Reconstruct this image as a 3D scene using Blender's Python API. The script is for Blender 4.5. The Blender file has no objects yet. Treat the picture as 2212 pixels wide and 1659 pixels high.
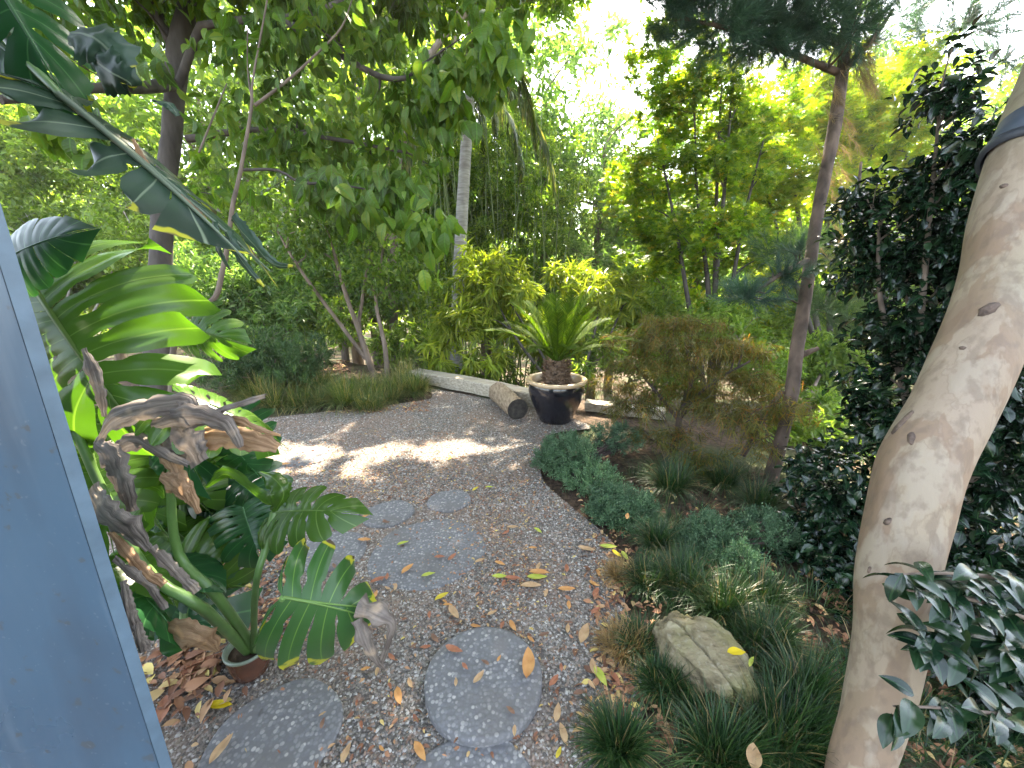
import bpy, math
import numpy as np
R = np.random.default_rng(7)
pi = math.pi
col = bpy.context.scene.collection
# ------------------------------------------------------------------ camera frame
PITCH = math.radians(15.0); CH = 1.45; F = 864.0
cP, sP = math.cos(PITCH), math.sin(PITCH)
def P(u, v, z):
    r = (u-1106)/F; t = (829.5-v)/F
    return np.array([r*z, z*(cP+t*sP), CH+z*(-sP+t*cP)])
def G(u, v, h=0.0):
    t = (829.5-v)/F
    return P(u, v, (h-CH)/(-sP+t*cP))
def PX(px, z): return px*z/F
def nrm(a):
    a = np.asarray(a, float)
    return a/np.maximum(np.linalg.norm(a, axis=-1, keepdims=True), 1e-9)
def A(*a): return np.array(a, float)

# ------------------------------------------------------------------ object helpers
def tag(o, label=None, cat=None, group=None, kind=None):
    if label: o['label'] = label
    if cat: o['category'] = cat
    if group: o['group'] = group
    if kind: o['kind'] = kind
    return o
def thing(name, label, cat, loc=(0, 0, 0), group=None):
    o = bpy.data.objects.new(name, None); col.objects.link(o)
    o.location = tuple(float(x) for x in loc); o.empty_display_size = 0.1
    return tag(o, label, cat, group)
class MB:
    """collects raw polygons and links them as ONE mesh"""
    def __init__(s): s.v=[]; s.ls=[]; s.lt=[]; s.uv=[]; s.n=0; s.mi=[]
    def add(s, verts, faces, uv=None, mi=0):
        verts = np.asarray(verts, float).reshape(-1, 3)
        for f in faces:
            s.ls.append(np.asarray(f, np.int64)+s.n); s.lt.append([len(f)])
            s.mi.append([mi])
            s.uv.append(np.asarray(uv, float)[list(f)] if uv is not None else np.zeros((len(f), 2)))
        s.v.append(verts); s.n += len(verts)
        return s
    def addarr(s, verts, loops, totals, uv=None, mi=0):
        s.v.append(verts.reshape(-1, 3)); s.ls.append(loops.ravel()+s.n); s.lt.append(np.asarray(totals).ravel())
        s.uv.append(uv if uv is not None else np.zeros((loops.size, 2)))
        s.mi.append(np.full(np.asarray(totals).size, mi)); s.n += verts.reshape(-1, 3).shape[0]
        return s
    def build(s, name, mats, parent=None, smooth=True, at=None):
        V = np.concatenate(s.v); L = np.concatenate(s.ls); T = np.concatenate([np.asarray(t) for t in s.lt]).astype(np.int64)
        UV = np.concatenate(s.uv); MI = np.concatenate([np.asarray(t) for t in s.mi])
        off = np.zeros(3)
        if parent is not None:
            q = parent
            while q is not None: off = off+np.array(q.location); q = q.parent
        elif at is not None: off = np.asarray(at, float)
        me = bpy.data.meshes.new(name)
        me.vertices.add(len(V)); me.vertices.foreach_set('co', (V-off).astype(np.float32).ravel())
        me.loops.add(len(L)); me.loops.foreach_set('vertex_index', L.astype(np.int32))
        me.polygons.add(len(T)); st = np.concatenate([[0], np.cumsum(T)[:-1]])
        me.polygons.foreach_set('loop_start', st.astype(np.int32)); me.polygons.foreach_set('loop_total', T.astype(np.int32))
        me.polygons.foreach_set('use_smooth', np.full(len(T), smooth))
        me.polygons.foreach_set('material_index', MI.astype(np.int32))
        uvl = me.uv_layers.new(name='UVMap'); uvl.data.foreach_set('uv', UV.astype(np.float32).ravel())
        for m in (mats if isinstance(mats, (list, tuple)) else [mats]): me.materials.append(m)
        me.update(calc_edges=True); me.validate()
        o = bpy.data.objects.new(name, me); col.objects.link(o)
        if parent is not None: o.parent = parent
        elif at is not None: o.location = tuple(off)
        return o
def smooth_path(pts, n=12):
    p = np.asarray(pts, float)
    if len(p) < 3:
        t = np.linspace(0, 1, n)[:, None]; return p[0]*(1-t)+p[-1]*t
    q = np.vstack([2*p[0]-p[1], p, 2*p[-1]-p[-2]]); out = []
    for i in range(1, len(q)-2):
        t = np.linspace(0, 1, max(2, n//(len(p)-1)+1))[:-1, None]
        a, b, c, d = q[i-1], q[i], q[i+1], q[i+2]
        out.append(.5*((2*b)+(-a+c)*t+(2*a-5*b+4*c-d)*t*t+(-a+3*b-3*c+d)*t**3))
    out.append(p[-1:]); return np.vstack(out)
def tube(mb, pts, radii, sides=8, n=12, lump=0.0, cap=True, smooth=True, raw=False):
    pts = np.asarray(pts, float); radii = np.asarray(radii, float) if np.ndim(radii) else np.full(len(pts), radii)
    if raw: path = pts; rr = radii
    else:
        path = smooth_path(pts, n)
        rr = np.interp(np.linspace(0, 1, len(path)), np.linspace(0, 1, len(radii)), radii)
    m = len(path); tan = nrm(np.gradient(path, axis=0))
    ref = A(0, 0, 1) if abs(tan[0][2]) < .9 else A(1, 0, 0)
    x = nrm(np.cross(ref, tan[0])); V = []
    ang = np.arange(sides)*2*pi/sides
    for i in range(m):
        x = nrm(x-tan[i]*np.dot(x, tan[i])); y = np.cross(tan[i], x)
        r = rr[i]*(1+lump*(R.random(sides)-.5)*2) if lump else np.full(sides, rr[i])
        V.append(path[i]+np.cos(ang)[:, None]*x*r[:, None]+np.sin(ang)[:, None]*y*r[:, None])
    V = np.concatenate(V)
    i = np.arange(m-1)[:, None]*sides; j = np.arange(sides)[None]; k = (j+1) % sides
    Q = np.stack([i+j, i+k, i+sides+k, i+sides+j], -1).reshape(-1, 4)
    uvv = np.stack([np.tile(np.arange(sides)/sides, m), np.repeat(np.linspace(0, 1, m), sides)], -1)
    mb.addarr(V, Q, np.full(len(Q), 4), uvv[Q.ravel()])
    if cap:
        mb.add(V[:sides], [list(range(sides))[::-1]]); mb.add(V[-sides:], [list(range(sides))])
    return path
def box(mb, c, size, rot=0.0, bev=0.0):
    hx, hy, hz = [s/2 for s in size]
    if bev:
        prof = [(-hx+bev, -hz), (hx-bev, -hz), (hx, -hz+bev), (hx, hz-bev), (hx-bev, hz), (-hx+bev, hz), (-hx, hz-bev), (-hx, -hz+bev)]
        V = [(x, y, z) for y in (-hy, hy) for x, z in prof]; n = 8
        Fc = [[i, (i+1) % n, n+(i+1) % n, n+i] for i in range(n)]+[list(range(n))[::-1], list(range(n, 2*n))]
    else:
        V = [(x, y, z) for z in (-hz, hz) for x, y in ((-hx, -hy), (hx, -hy), (hx, hy), (-hx, hy))]
        Fc = [[0, 3, 2, 1], [4, 5, 6, 7], [0, 1, 5, 4], [1, 2, 6, 5], [2, 3, 7, 6], [3, 0, 4, 7]]
    V = np.array(V); cr, sr = math.cos(rot), math.sin(rot)
    V = np.stack([V[:, 0]*cr-V[:, 1]*sr, V[:, 0]*sr+V[:, 1]*cr, V[:, 2]], -1)+np.asarray(c)
    mb.add(V, Fc)
def lathe(mb, c, prof, n=40, mi=0, wob=0.0):
    c = np.asarray(c, float); V = []
    for r, z in prof:
        a = np.arange(n)*2*pi/n
        V.append(np.stack([r*np.cos(a), r*np.sin(a), np.full(n, z)], -1)*(1+wob*np.sin(a*3)[:, None]*A(1, 1, 0)))
    V = np.concatenate(V)+c; m = len(prof)
    i = np.arange(m-1)[:, None]*n; j = np.arange(n)[None]; k = (j+1) % n
    Q = np.stack([i+j, i+k, i+n+k, i+n+j], -1).reshape(-1, 4)
    mb.addarr(V, Q, np.full(len(Q), 4), mi=mi)
# ------------------------------------------------------------------ noise for shapes
def vnoise(p, seed=0):
    p = np.asarray(p, float); i = np.floor(p).astype(np.int64); f = p-i; f = f*f*(3-2*f); o = 0
    def h(a): 
        n = (a[..., 0]*374761393+a[..., 1]*668265263+a[..., 2]*2147483647+seed*144269) & 0xffffffff
        n = ((n ^ (n >> 13))*1274126177) & 0xffffffff
        return ((n ^ (n >> 16)) & 0xffff)/65535.0
    for dx in (0, 1):
        for dy in (0, 1):
            for dz in (0, 1):
                w = (f[..., 0] if dx else 1-f[..., 0])*(f[..., 1] if dy else 1-f[..., 1])*(f[..., 2] if dz else 1-f[..., 2])
                o = o+w*h(i+np.array([dx, dy, dz]))
    return o-.5
# ------------------------------------------------------------------ materials
def srgb(h):
    c = [int(h[i:i+2], 16)/255 for i in (0, 2, 4)]
    return [x/12.92 if x <= .04045 else ((x+.055)/1.055)**2.4 for x in c]
class NT:
    def __init__(s, name):
        s.m = bpy.data.materials.new(name); s.m.use_nodes = True; s.t = s.m.node_tree; s.t.nodes.clear()
        s.out = s.n('ShaderNodeOutputMaterial')
    def n(s, typ, **kw):
        nd = s.t.nodes.new(typ)
        for k, v in kw.items(): setattr(nd, k, v)
        return nd
    def l(s, a, b): s.t.links.new(a, b)
    def ramp(s, fac, stops, interp='LINEAR'):
        r = s.n('ShaderNodeValToRGB'); e = r.color_ramp.elements; r.color_ramp.interpolation = interp
        while len(e) < len(stops): e.new(.5)
        for el, (p, c) in zip(e, stops): el.position = p; el.color = (*c, 1)
        s.l(fac, r.inputs[0]); return r.outputs[0]
    def tex(s, kind, scale, coord='Object', detail=4, stretch=None, **kw):
        tc = s.n('ShaderNodeTexCoord'); src = tc.outputs[coord]
        if stretch:
            mp = s.n('ShaderNodeMapping'); mp.inputs['Scale'].default_value = stretch; s.l(src, mp.inputs[0]); src = mp.outputs[0]
        t = s.n(kind, **kw); s.l(src, t.inputs['Vector']); t.inputs['Scale'].default_value = scale
        if 'Detail' in t.inputs: t.inputs['Detail'].default_value = detail
        return t
    def mix(s, f, a, b, mode='MIX'):
        m = s.n('ShaderNodeMix', data_type='RGBA', blend_type=mode)
        for i, x in ((0, f), (6, a), (7, b)):
            if hasattr(x, 'is_output'): s.l(x, m.inputs[i])
            elif i == 0: m.inputs[i].default_value = x
            else: m.inputs[i].default_value = (*x, 1)
        return m.outputs[2]
    def bump(s, h, strength=.5, dist=.01):
        b = s.n('ShaderNodeBump'); b.inputs['Strength'].default_value = strength; b.inputs['Distance'].default_value = dist
        s.l(h, b.inputs['Height']); return b.outputs[0]
    def pbr(s, c, rough=.7, normal=None, spec=.5):
        b = s.n('ShaderNodeBsdfPrincipled')
        if hasattr(c, 'is_output'): s.l(c, b.inputs['Base Color'])
        else: b.inputs['Base Color'].default_value = (*c, 1)
        if hasattr(rough, 'is_output'): s.l(rough, b.inputs['Roughness'])
        else: b.inputs['Roughness'].default_value = rough
        b.inputs['Specular IOR Level'].default_value = spec
        if normal is not None: s.l(normal, b.inputs['Normal'])
        return b
    def done(s, sh):
        s.l(sh if hasattr(sh, 'is_output') else sh.outputs[0], s.out.inputs[0]); return s.m
def leaf_mat(name, stops, rough=.45, trans=.4, tcol=None, spec=.4, veins=False, vein_col=None, edge=None, clump=0.35, clump_scale=1.3):
    """leaf surface: per-leaf colour, slow variation from bough to bough, thin-leaf transmission"""
    m = NT(name); g = m.n('ShaderNodeNewGeometry')
    c = m.ramp(g.outputs['Random Per Island'], stops)
    if clump:
        t = m.tex('ShaderNodeTexNoise', clump_scale, detail=2)
        f = m.ramp(t.outputs[0], [(.35, (1-clump,)*3), (.65, (1+clump*.6, 1+clump*.5, 1))])
        c = m.mix(1.0, c, f, 'MULTIPLY')
    nm = None
    if veins:
        uv = m.n('ShaderNodeUVMap'); sx = m.n('ShaderNodeSeparateXYZ'); m.l(uv.outputs[0], sx.inputs[0])
        ab = m.n('ShaderNodeMath', operation='ABSOLUTE'); m.l(sx.outputs[0], ab.inputs[0])
        vein = m.ramp(ab.outputs[0], [(.02, (1, 1, 1)), (.07, (0, 0, 0))])
        if veins == 'side':   # parallel side veins sweeping from the midrib
            a2 = m.n('ShaderNodeMath', operation='MULTIPLY_ADD'); m.l(ab.outputs[0], a2.inputs[0]); a2.inputs[1].default_value = -.35; m.l(sx.outputs[1], a2.inputs[2])
            w = m.n('ShaderNodeMath', operation='MULTIPLY'); m.l(a2.outputs[0], w.inputs[0]); w.inputs[1].default_value = 46
            s_ = m.n('ShaderNodeMath', operation='SINE'); m.l(w.outputs[0], s_.inputs[0])
            nm = m.bump(s_.outputs[0], .35, .0015)
            v2 = m.ramp(s_.outputs[0], [(.9, (0, 0, 0)), (1, (.5, .5, .5))])
            vein = m.mix(1.0, vein, v2, 'ADD')
        c = m.mix(vein, c, vein_col or (.25, .35, .08))
    if edge:   # yellowed, browned margins that belong to the leaf
        uv = m.n('ShaderNodeUVMap'); sx = m.n('ShaderNodeSeparateXYZ'); m.l(uv.outputs[0], sx.inputs[0])
        no = m.tex('ShaderNodeTexNoise', 9, detail=3)
        ad = m.n('ShaderNodeMath', operation='MULTIPLY_ADD'); m.l(no.outputs[0], ad.inputs[0]); ad.inputs[1].default_value = .9; m.l(sx.outputs[1], ad.inputs[2]); hf = m.n('ShaderNodeMath', operation='MULTIPLY'); m.l(ad.outputs[0], hf.inputs[0]); hf.inputs[1].default_value = .5; ad = hf
        e1 = m.ramp(ad.outputs[0], [(edge/2, (0, 0, 0)), (edge/2+.015, (1, 1, 1))]); c = m.mix(e1, c, (.42, .40, .03))
        e2 = m.ramp(ad.outputs[0], [(edge/2+.05, (0, 0, 0)), (edge/2+.065, (1, 1, 1))]); c = m.mix(e2, c, (.09, .06, .045))
    b = m.pbr(c, rough, nm, spec); t = m.n('ShaderNodeBsdfTranslucent')
    tc = m.mix(1.0, c, tcol or (1.5, 1.6, .6), 'MULTIPLY'); m.l(tc, t.inputs[0])
    mx = m.n('ShaderNodeMixShader'); mx.inputs[0].default_value = trans; m.l(b.outputs[0], mx.inputs[1]); m.l(t.outputs[0], mx.inputs[2])
    return m.done(mx.outputs[0])
def bark_mat(name, c1, c2, scale=12, stretch=(1, 1, .25), bump=.8, rough=.9):
    m = NT(name); t = m.tex('ShaderNodeTexNoise', scale, detail=8, stretch=stretch); v = m.tex('ShaderNodeTexVoronoi', scale*1.6, stretch=stretch)
    c = m.ramp(t.outputs[0], [(.3, c1), (.7, c2)]); c = m.mix(m.ramp(v.outputs[0], [(.0, (.5,)*3), (.5, (0,)*3)]), c, [x*.45 for x in c1])
    return m.done(m.pbr(c, rough, m.bump(t.outputs[0], bump, .02)))
M = {}
M['dogwood'] = leaf_mat('dogwood_leaf', [(0, (.05, .105, .018)), (.5, (.095, .17, .02)), (1, (.16, .23, .03))], .42, .48, veins='side', vein_col=(.09, .19, .03))
M['bright'] = leaf_mat('bright_leaf', [(0, (.10, .18, .035)), (.5, (.17, .27, .05)), (1, (.27, .36, .09))], .4, .5)
M['mid'] = leaf_mat('mid_leaf', [(0, (.09, .16, .03)), (.5, (.17, .26, .045)), (1, (.28, .35, .07))], .42, .55)
M['bluegreen'] = leaf_mat('cool_leaf', [(0, (.09, .17, .06)), (.6, (.16, .27, .10)), (1, (.26, .36, .15))], .42, .55)
M['bamboo'] = leaf_mat('bamboo_leaf', [(0, (.06, .12, .02)), (.6, (.15, .24, .035)), (1, (.26, .34, .06))], .45, .55)
M['maple'] = leaf_mat('maple_leaf', [(0, (.14, .24, .02)), (.5, (.30, .39, .03)), (.85, (.46, .48, .04)), (1, (.42, .34, .03))], .5, .55, tcol=(1.45, 1.6, .4))
M['maple_green'] = leaf_mat('green_maple_leaf', [(0, (.07, .15, .015)), (.6, (.18, .29, .025)), (.93, (.34, .40, .035)), (1, (.36, .27, .03))], .5, .5, tcol=(1.5, 1.6, .4))
M['lace'] = leaf_mat('lace_leaf', [(0, (.05, .07, .018)), (.4, (.11, .12, .026)), (.75, (.15, .17, .03)), (1, (.26, .12, .03))], .65, .5, tcol=(1.5, 1.2, .5))
M['lance'] = leaf_mat('lance_leaf', [(0, (.14, .21, .03)), (.5, (.26, .34, .04)), (1, (.40, .44, .07))], .42, .5, tcol=(1.4, 1.45, .5))
M['camellia'] = leaf_mat('camellia_leaf', [(0, (.004, .016, .008)), (.6, (.008, .028, .013)), (1, (.018, .045, .016))], .24, .12, spec=.6, veins=True, vein_col=(.02, .05, .02), clump=.2)
M['small'] = leaf_mat('small_tree_leaf', [(0, (.06, .12, .02)), (.6, (.12, .20, .035)), (1, (.2, .28, .05))], .4, .5)
M['juniper'] = leaf_mat('juniper_needle', [(0, (.05, .11, .06)), (.6, (.10, .19, .105)), (1, (.19, .29, .17))], .6, .25, tcol=(1, 1.3, .8))
M['mound'] = leaf_mat('mound_needle', [(0, (.03, .07, .025)), (.6, (.06, .12, .045)), (1, (.11, .17, .06))], .6, .3)
M['pine'] = leaf_mat('pine_needle', [(0, (.02, .06, .05)), (.6, (.045, .11, .085)), (1, (.10, .18, .14))], .4, .25, spec=.6)
M['pinedry'] = leaf_mat('dry_pine_needle', [(0, (.16, .12, .06)), (1, (.32, .26, .14))], .5, .35, tcol=(1.3, 1.1, .7), clump=0)
M['grass'] = leaf_mat('mondo_blade', [(0, (.010, .032, .012)), (.6, (.026, .07, .02)), (.92, (.06, .11, .03)), (.94, (.22, .17, .08)), (1, (.3, .22, .1))], .4, .2, clump=.2)
M['grassdry'] = leaf_mat('dry_blade', [(0, (.16, .11, .05)), (1, (.34, .24, .10))], .6, .3, tcol=(1.2, 1, .6), clump=0)
M['sedge'] = leaf_mat('sedge_blade', [(0, (.04, .08, .02)), (.5, (.09, .14, .035)), (.8, (.22, .21, .08)), (1, (.38, .29, .12))], .45, .3)
M['palmleaf'] = leaf_mat('palm_leaf', [(0, (.05, .09, .03)), (.7, (.11, .15, .05)), (1, (.25, .22, .1))], .4, .35)
M['sago'] = leaf_mat('sago_leaf', [(0, (.04, .09, .012)), (.6, (.085, .15, .018)), (1, (.15, .21, .025))], .65, .45, tcol=(1.5, 1.6, .4), spec=.1)
M['monstera'] = leaf_mat('monstera_leaf', [(0, (.055, .125, .018)), (1, (.065, .14, .02))], .27, .40, tcol=(1.3, 1.5, .35), spec=.5, veins=True, vein_col=(.12, .20, .05), clump=.25, clump_scale=5)
M['monstera_dark'] = leaf_mat('dark_monstera_leaf', [(0, (.018, .075, .025)), (1, (.02, .08, .028))], .28, .3, spec=.5, veins=True, vein_col=(.06, .16, .06), clump=.15, clump_scale=5)
M['monstera_worn'] = leaf_mat('worn_monstera_leaf', [(0, (.035, .105, .028)), (1, (.04, .11, .028))], .3, .3, spec=.5, veins=True, vein_col=(.13, .24, .05), edge=1.38, clump=.15, clump_scale=5)
M['monstera_grey'] = leaf_mat('greyed_monstera_leaf', [(0, (.028, .06, .042)), (1, (.034, .068, .046))], .4, .25, tcol=(1, 1.3, .5), spec=.4, veins=True, vein_col=(.16, .2, .14), edge=1.36, clump=.45, clump_scale=7)
def crisp(name, a, b, trans=.15, sc=14):
    m = NT(name); t = m.tex('ShaderNodeTexNoise', 5 if sc == 14 else sc, 'UV' if sc == 14 else 'Object', detail=8, stretch=(.8, .35, 1) if sc == 14 else (1, 1, .4)); c = m.ramp(t.outputs[0], [(.32, a), (.68, b)])
    if sc == 14:
        t2 = m.tex('ShaderNodeTexNoise', 20, detail=6); c = m.mix(m.ramp(t2.outputs[0], [(.5, (0,)*3), (.65, (.6,)*3)]), c, [a[0]*.7, a[1]*.62, a[2]*.6]); c = m.mix(m.ramp(t2.outputs[0], [(.3, (.7,)*3), (.42, (0,)*3)]), c, [min(1, b[0]*1.5), b[1]*1.35, b[2]*1.1])
    p = m.pbr(c, .6, m.bump(t.outputs[0], .5, .01), .35); q = m.n('ShaderNodeBsdfTranslucent'); m.l(c, q.inputs[0])
    x = m.n('ShaderNodeMixShader'); x.inputs[0].default_value = trans; m.l(p.outputs[0], x.inputs[1]); m.l(q.outputs[0], x.inputs[2]); return m.done(x.outputs[0])
M['dead'] = crisp('dead_leaf', (.085, .07, .06), (.25, .21, .18))
M['deadwarm'] = crisp('warm_dead_leaf', (.20, .11, .055), (.38, .25, .15), .25)
M['bark_dark'] = bark_mat('dark_bark', (.035, .028, .025), (.10, .085, .075))
M['bark_pine'] = bark_mat('pine_bark', (.04, .028, .022), (.17, .12, .09), 13, (1, 1, .45), 1.2)
M['bark_mid'] = bark_mat('grey_brown_bark', (.10, .075, .055), (.25, .19, .15))
M['bark_pale'] = bark_mat('pale_bark', (.22, .2, .18), (.42, .38, .34))
M['twig'] = bark_mat('twig_bark', (.08, .06, .045), (.20, .15, .115), 20)
M['lacebark'] = bark_mat('lace_maple_bark', (.03, .022, .02), (.09, .06, .05))
def palm_bark():
    m = NT('palm_bark'); t = m.tex('ShaderNodeTexNoise', 5, detail=5, stretch=(1, 1, 6)); n2 = m.tex('ShaderNodeTexNoise', 3)
    c = m.ramp(t.outputs[0], [(.3, (.22, .2, .19)), (.7, (.46, .44, .42))]); c = m.mix(m.ramp(n2.outputs[0], [(.4, (0,)*3), (.7, (.4,)*3)]), c, (.16, .15, .12))
    return m.done(m.pbr(c, .85, m.bump(t.outputs[0], .6, .02)))
M['palmbark'] = palm_bark()
def smooth_bark():
    m = NT('smooth_peeling_bark')
    a = m.tex('ShaderNodeTexNoise', 4.2, detail=6, stretch=(1, 1, .38)); b = m.tex('ShaderNodeTexNoise', 9, detail=6, stretch=(1, 1, .45)); d = m.tex('ShaderNodeTexNoise', 38, detail=9, stretch=(1, 1, .6))
    c = m.ramp(a.outputs[0], [(.40, (.27, .215, .15)), (.41, (.215, .15, .10)), (.50, (.22, .155, .105)), (.51, (.275, .215, .155)), (.60, (.265, .205, .15)), (.61, (.215, .16, .115))])
    c = m.mix(m.ramp(b.outputs[0], [(.52, (0,)*3), (.57, (.6,)*3)]), c, (.285, .24, .185))
    c = m.mix(m.ramp(b.outputs[0], [(.37, (.7,)*3), (.42, (0,)*3)]), c, (.19, .13, .09))
    k = m.tex('ShaderNodeTexVoronoi', 11, stretch=(1, 1, .5)); c = m.mix(m.ramp(k.outputs[0], [(.05, (.85,)*3), (.09, (0,)*3)]), c, (.07, .045, .03))
    k2 = m.tex('ShaderNodeTexVoronoi', 42, stretch=(1, 1, .5)); c = m.mix(m.ramp(k2.outputs[0], [(.10, (.7,)*3), (.16, (0,)*3)]), c, (.10, .07, .05)); c = m.mix(m.ramp(b.outputs[0], [(.515, (0,)*3), (.525, (.3,)*3), (.54, (0,)*3)]), c, (.13, .09, .065))
    e = m.tex('ShaderNodeTexNoise', 1.6, detail=2); c = m.mix(m.ramp(e.outputs[0], [(.45, (0,)*3), (.62, (.5,)*3)]), c, (.20, .19, .12))
    c = m.mix(m.ramp(d.outputs[0], [(.38, (.55,)*3), (.52, (0,)*3)]), c, (.15, .11, .08))
    nb = m.bump(b.outputs[0], .6, .02); n2 = m.n('ShaderNodeBump'); n2.inputs['Strength'].default_value = .5; n2.inputs['Distance'].default_value = .004
    m.l(d.outputs[0], n2.inputs['Height']); m.l(nb, n2.inputs['Normal'])
    return m.done(m.pbr(c, .62, n2.outputs[0], .35))
M['smoothbark'] = smooth_bark(); M['knot'] = bark_mat('knot_bark', (.05, .035, .03), (.17, .12, .09), 40, (1, 1, 1))
def simple(name, c, rough=.6, var=.15, scale=6, bump=.15, spec=.5, detail=6):
    m = NT(name); t = m.tex('ShaderNodeTexNoise', scale, detail=detail)
    cc = m.ramp(t.outputs[0], [(.3, [x*(1-var) for x in c]), (.7, [min(1, x*(1+var)) for x in c])])
    return m.done(m.pbr(cc, rough, m.bump(t.outputs[0], bump, .01), spec))
def paint():
    m = NT('blue_grey_paint'); t = m.tex('ShaderNodeTexNoise', 2.2, detail=5); s = m.tex('ShaderNodeTexNoise', 5, detail=4, stretch=(1, 1, .3)); f = m.tex('ShaderNodeTexNoise', 90, detail=2)
    c = m.ramp(t.outputs[0], [(.3, (.032, .066, .105)), (.7, (.046, .088, .132))])
    c = m.mix(m.ramp(s.outputs[0], [(.50, (0,)*3), (.66, (.65,)*3)]), c, (.028, .042, .062)); w2 = m.tex('ShaderNodeTexNoise', 16, detail=8, stretch=(1, 1, .12)); c = m.mix(m.ramp(w2.outputs[0], [(.58, (0,)*3), (.70, (.45,)*3)]), c, (.10, .14, .18)); d2 = m.tex('ShaderNodeTexNoise', 30, detail=8); c = m.mix(m.ramp(d2.outputs[0], [(.64, (0,)*3), (.68, (.6,)*3)]), c, (.05, .05, .045))  # streaks paint reflections into the colour, mixed with some dirt
    c = m.mix(m.ramp(f.outputs[0], [(.66, (0,)*3), (.72, (.4,)*3)]), c, (.12, .15, .18))
    return m.done(m.pbr(c, m.ramp(t.outputs[0], [(.3, (.24,)*3), (.7, (.42,)*3)]), m.bump(s.outputs[0], .25, .01), .5))
M['paint'] = paint()
M['painttrim'] = simple('pale_blue_edge_paint', (.085, .13, .175), .4, .2, 20, .1)
M['strap2'] = simple('slate_grey_sleeve', (.05, .065, .09), .6, .25, 12, .2)
M['strap'] = simple('black_rubber_strap', (.03, .035, .045), .55, .2, 40, .2)
def ground_mat(name, gravel):
    m = NT(name)
    if gravel:
        v = m.tex('ShaderNodeTexVoronoi', 85, detail=0); v2 = m.tex('ShaderNodeTexVoronoi', 190, detail=0); n1 = m.tex('ShaderNodeTexNoise', 1.7, detail=4); n2 = m.tex('ShaderNodeTexNoise', 16, detail=5)
        sp = m.n('ShaderNodeSeparateColor'); m.l(v.outputs['Color'], sp.inputs[0])
        c = m.ramp(sp.outputs[0], [(0, (.09, .085, .08)), (.3, (.17, .155, .14)), (.55, (.19, .175, .16)), (.8, (.27, .255, .24)), (1, (.42, .40, .38))])
        sp2 = m.n('ShaderNodeSeparateColor'); m.l(v2.outputs['Color'], sp2.inputs[0])
        c2 = m.ramp(sp2.outputs[1], [(0, (.09, .08, .07)), (1, (.30, .28, .25))]); c = m.mix(m.ramp(sp.outputs[1], [(.35, (0,)*3), (.45, (1,)*3)]), c2, c)
        c = m.mix(m.ramp(v.outputs['Distance'], [(.45, (0,)*3), (.7, (.8,)*3)]), c, (.06, .052, .045))
        # rusty leaf crumbs and fine silt lying in drifts
        c = m.mix(m.ramp(n1.outputs[0], [(.45, (0,)*3), (.65, (.5,)*3)]), c, (.21, .135, .09))
        c = m.mix(m.ramp(n2.outputs[0], [(.60, (0,)*3), (.68, (.6,)*3)]), c, (.21, .11, .065))
        inv = m.n('ShaderNodeMath', operation='SUBTRACT'); inv.inputs[0].default_value = 1; m.l(v.outputs['Distance'], inv.inputs[1])
        return m.done(m.pbr(c, .85, m.bump(inv.outputs[0], .9, .008), .3))
    n1 = m.tex('ShaderNodeTexNoise', 1.5, detail=6); n2 = m.tex('ShaderNodeTexNoise', 30, detail=6)
    c = m.ramp(n2.outputs[0], [(.35, (.035, .026, .018)), (.6, (.09, .06, .04))]); c = m.mix(m.ramp(n1.outputs[0], [(.5, (0,)*3), (.6, (.7,)*3)]), c, (.05, .07, .025))
    return m.done(m.pbr(c, .95, m.bump(n2.outputs[0], .9, .03), .2))
M['gravel'] = ground_mat('gravel', True); M['soil'] = ground_mat('soil', False)
def pebble_mat(name='pebble', g=.8):
    m = NT(name); ge = m.n('ShaderNodeNewGeometry')
    c = m.ramp(ge.outputs['Random Per Island'], [(0, (.07*g, .065*g, .06*g)), (.25, (.15*g, .13*g, .11*g)), (.45, (.25*g, .20*g, .155*g)), (.6, (.27*g, .17*g, .12*g)), (.75, (.30*g, .28*g, .25*g)), (.92, (.42*g, .40*g, .36*g)), (1, (.46, .44, .41))])
    return m.done(m.pbr(c, .6, None, .4))
M['pebble'] = pebble_mat()
def aggregate():
    m = NT('exposed_aggregate'); v = m.tex('ShaderNodeTexVoronoi', 72, detail=0); n = m.tex('ShaderNodeTexNoise', 4, detail=8)
    sp = m.n('ShaderNodeSeparateColor'); m.l(v.outputs['Color'], sp.inputs[0])
    c = m.ramp(sp.outputs[0], [(0, (.12, .12, .13)), (.5, (.15, .15, .155)), (.7, (.19, .19, .19)), (.9, (.25, .245, .24)), (1, (.34, .33, .31))])
    cem = m.mix(n.outputs[0], (.09, .09, .093), (.145, .145, .15))
    c = m.mix(m.ramp(v.outputs['Distance'], [(.42, (0,)*3), (.6, (1,)*3)]), c, cem)
    c = m.mix(m.ramp(n.outputs[0], [(.50, (0,)*3), (.62, (.45,)*3)]), c, (.10, .092, .085))
    inv = m.n('ShaderNodeMath', operation='SUBTRACT'); inv.inputs[0].default_value = 1; m.l(v.outputs['Distance'], inv.inputs[1])
    return m.done(m.pbr(c, .75, m.bump(inv.outputs[0], .6, .004), .35))
M['agg'] = aggregate()
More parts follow.
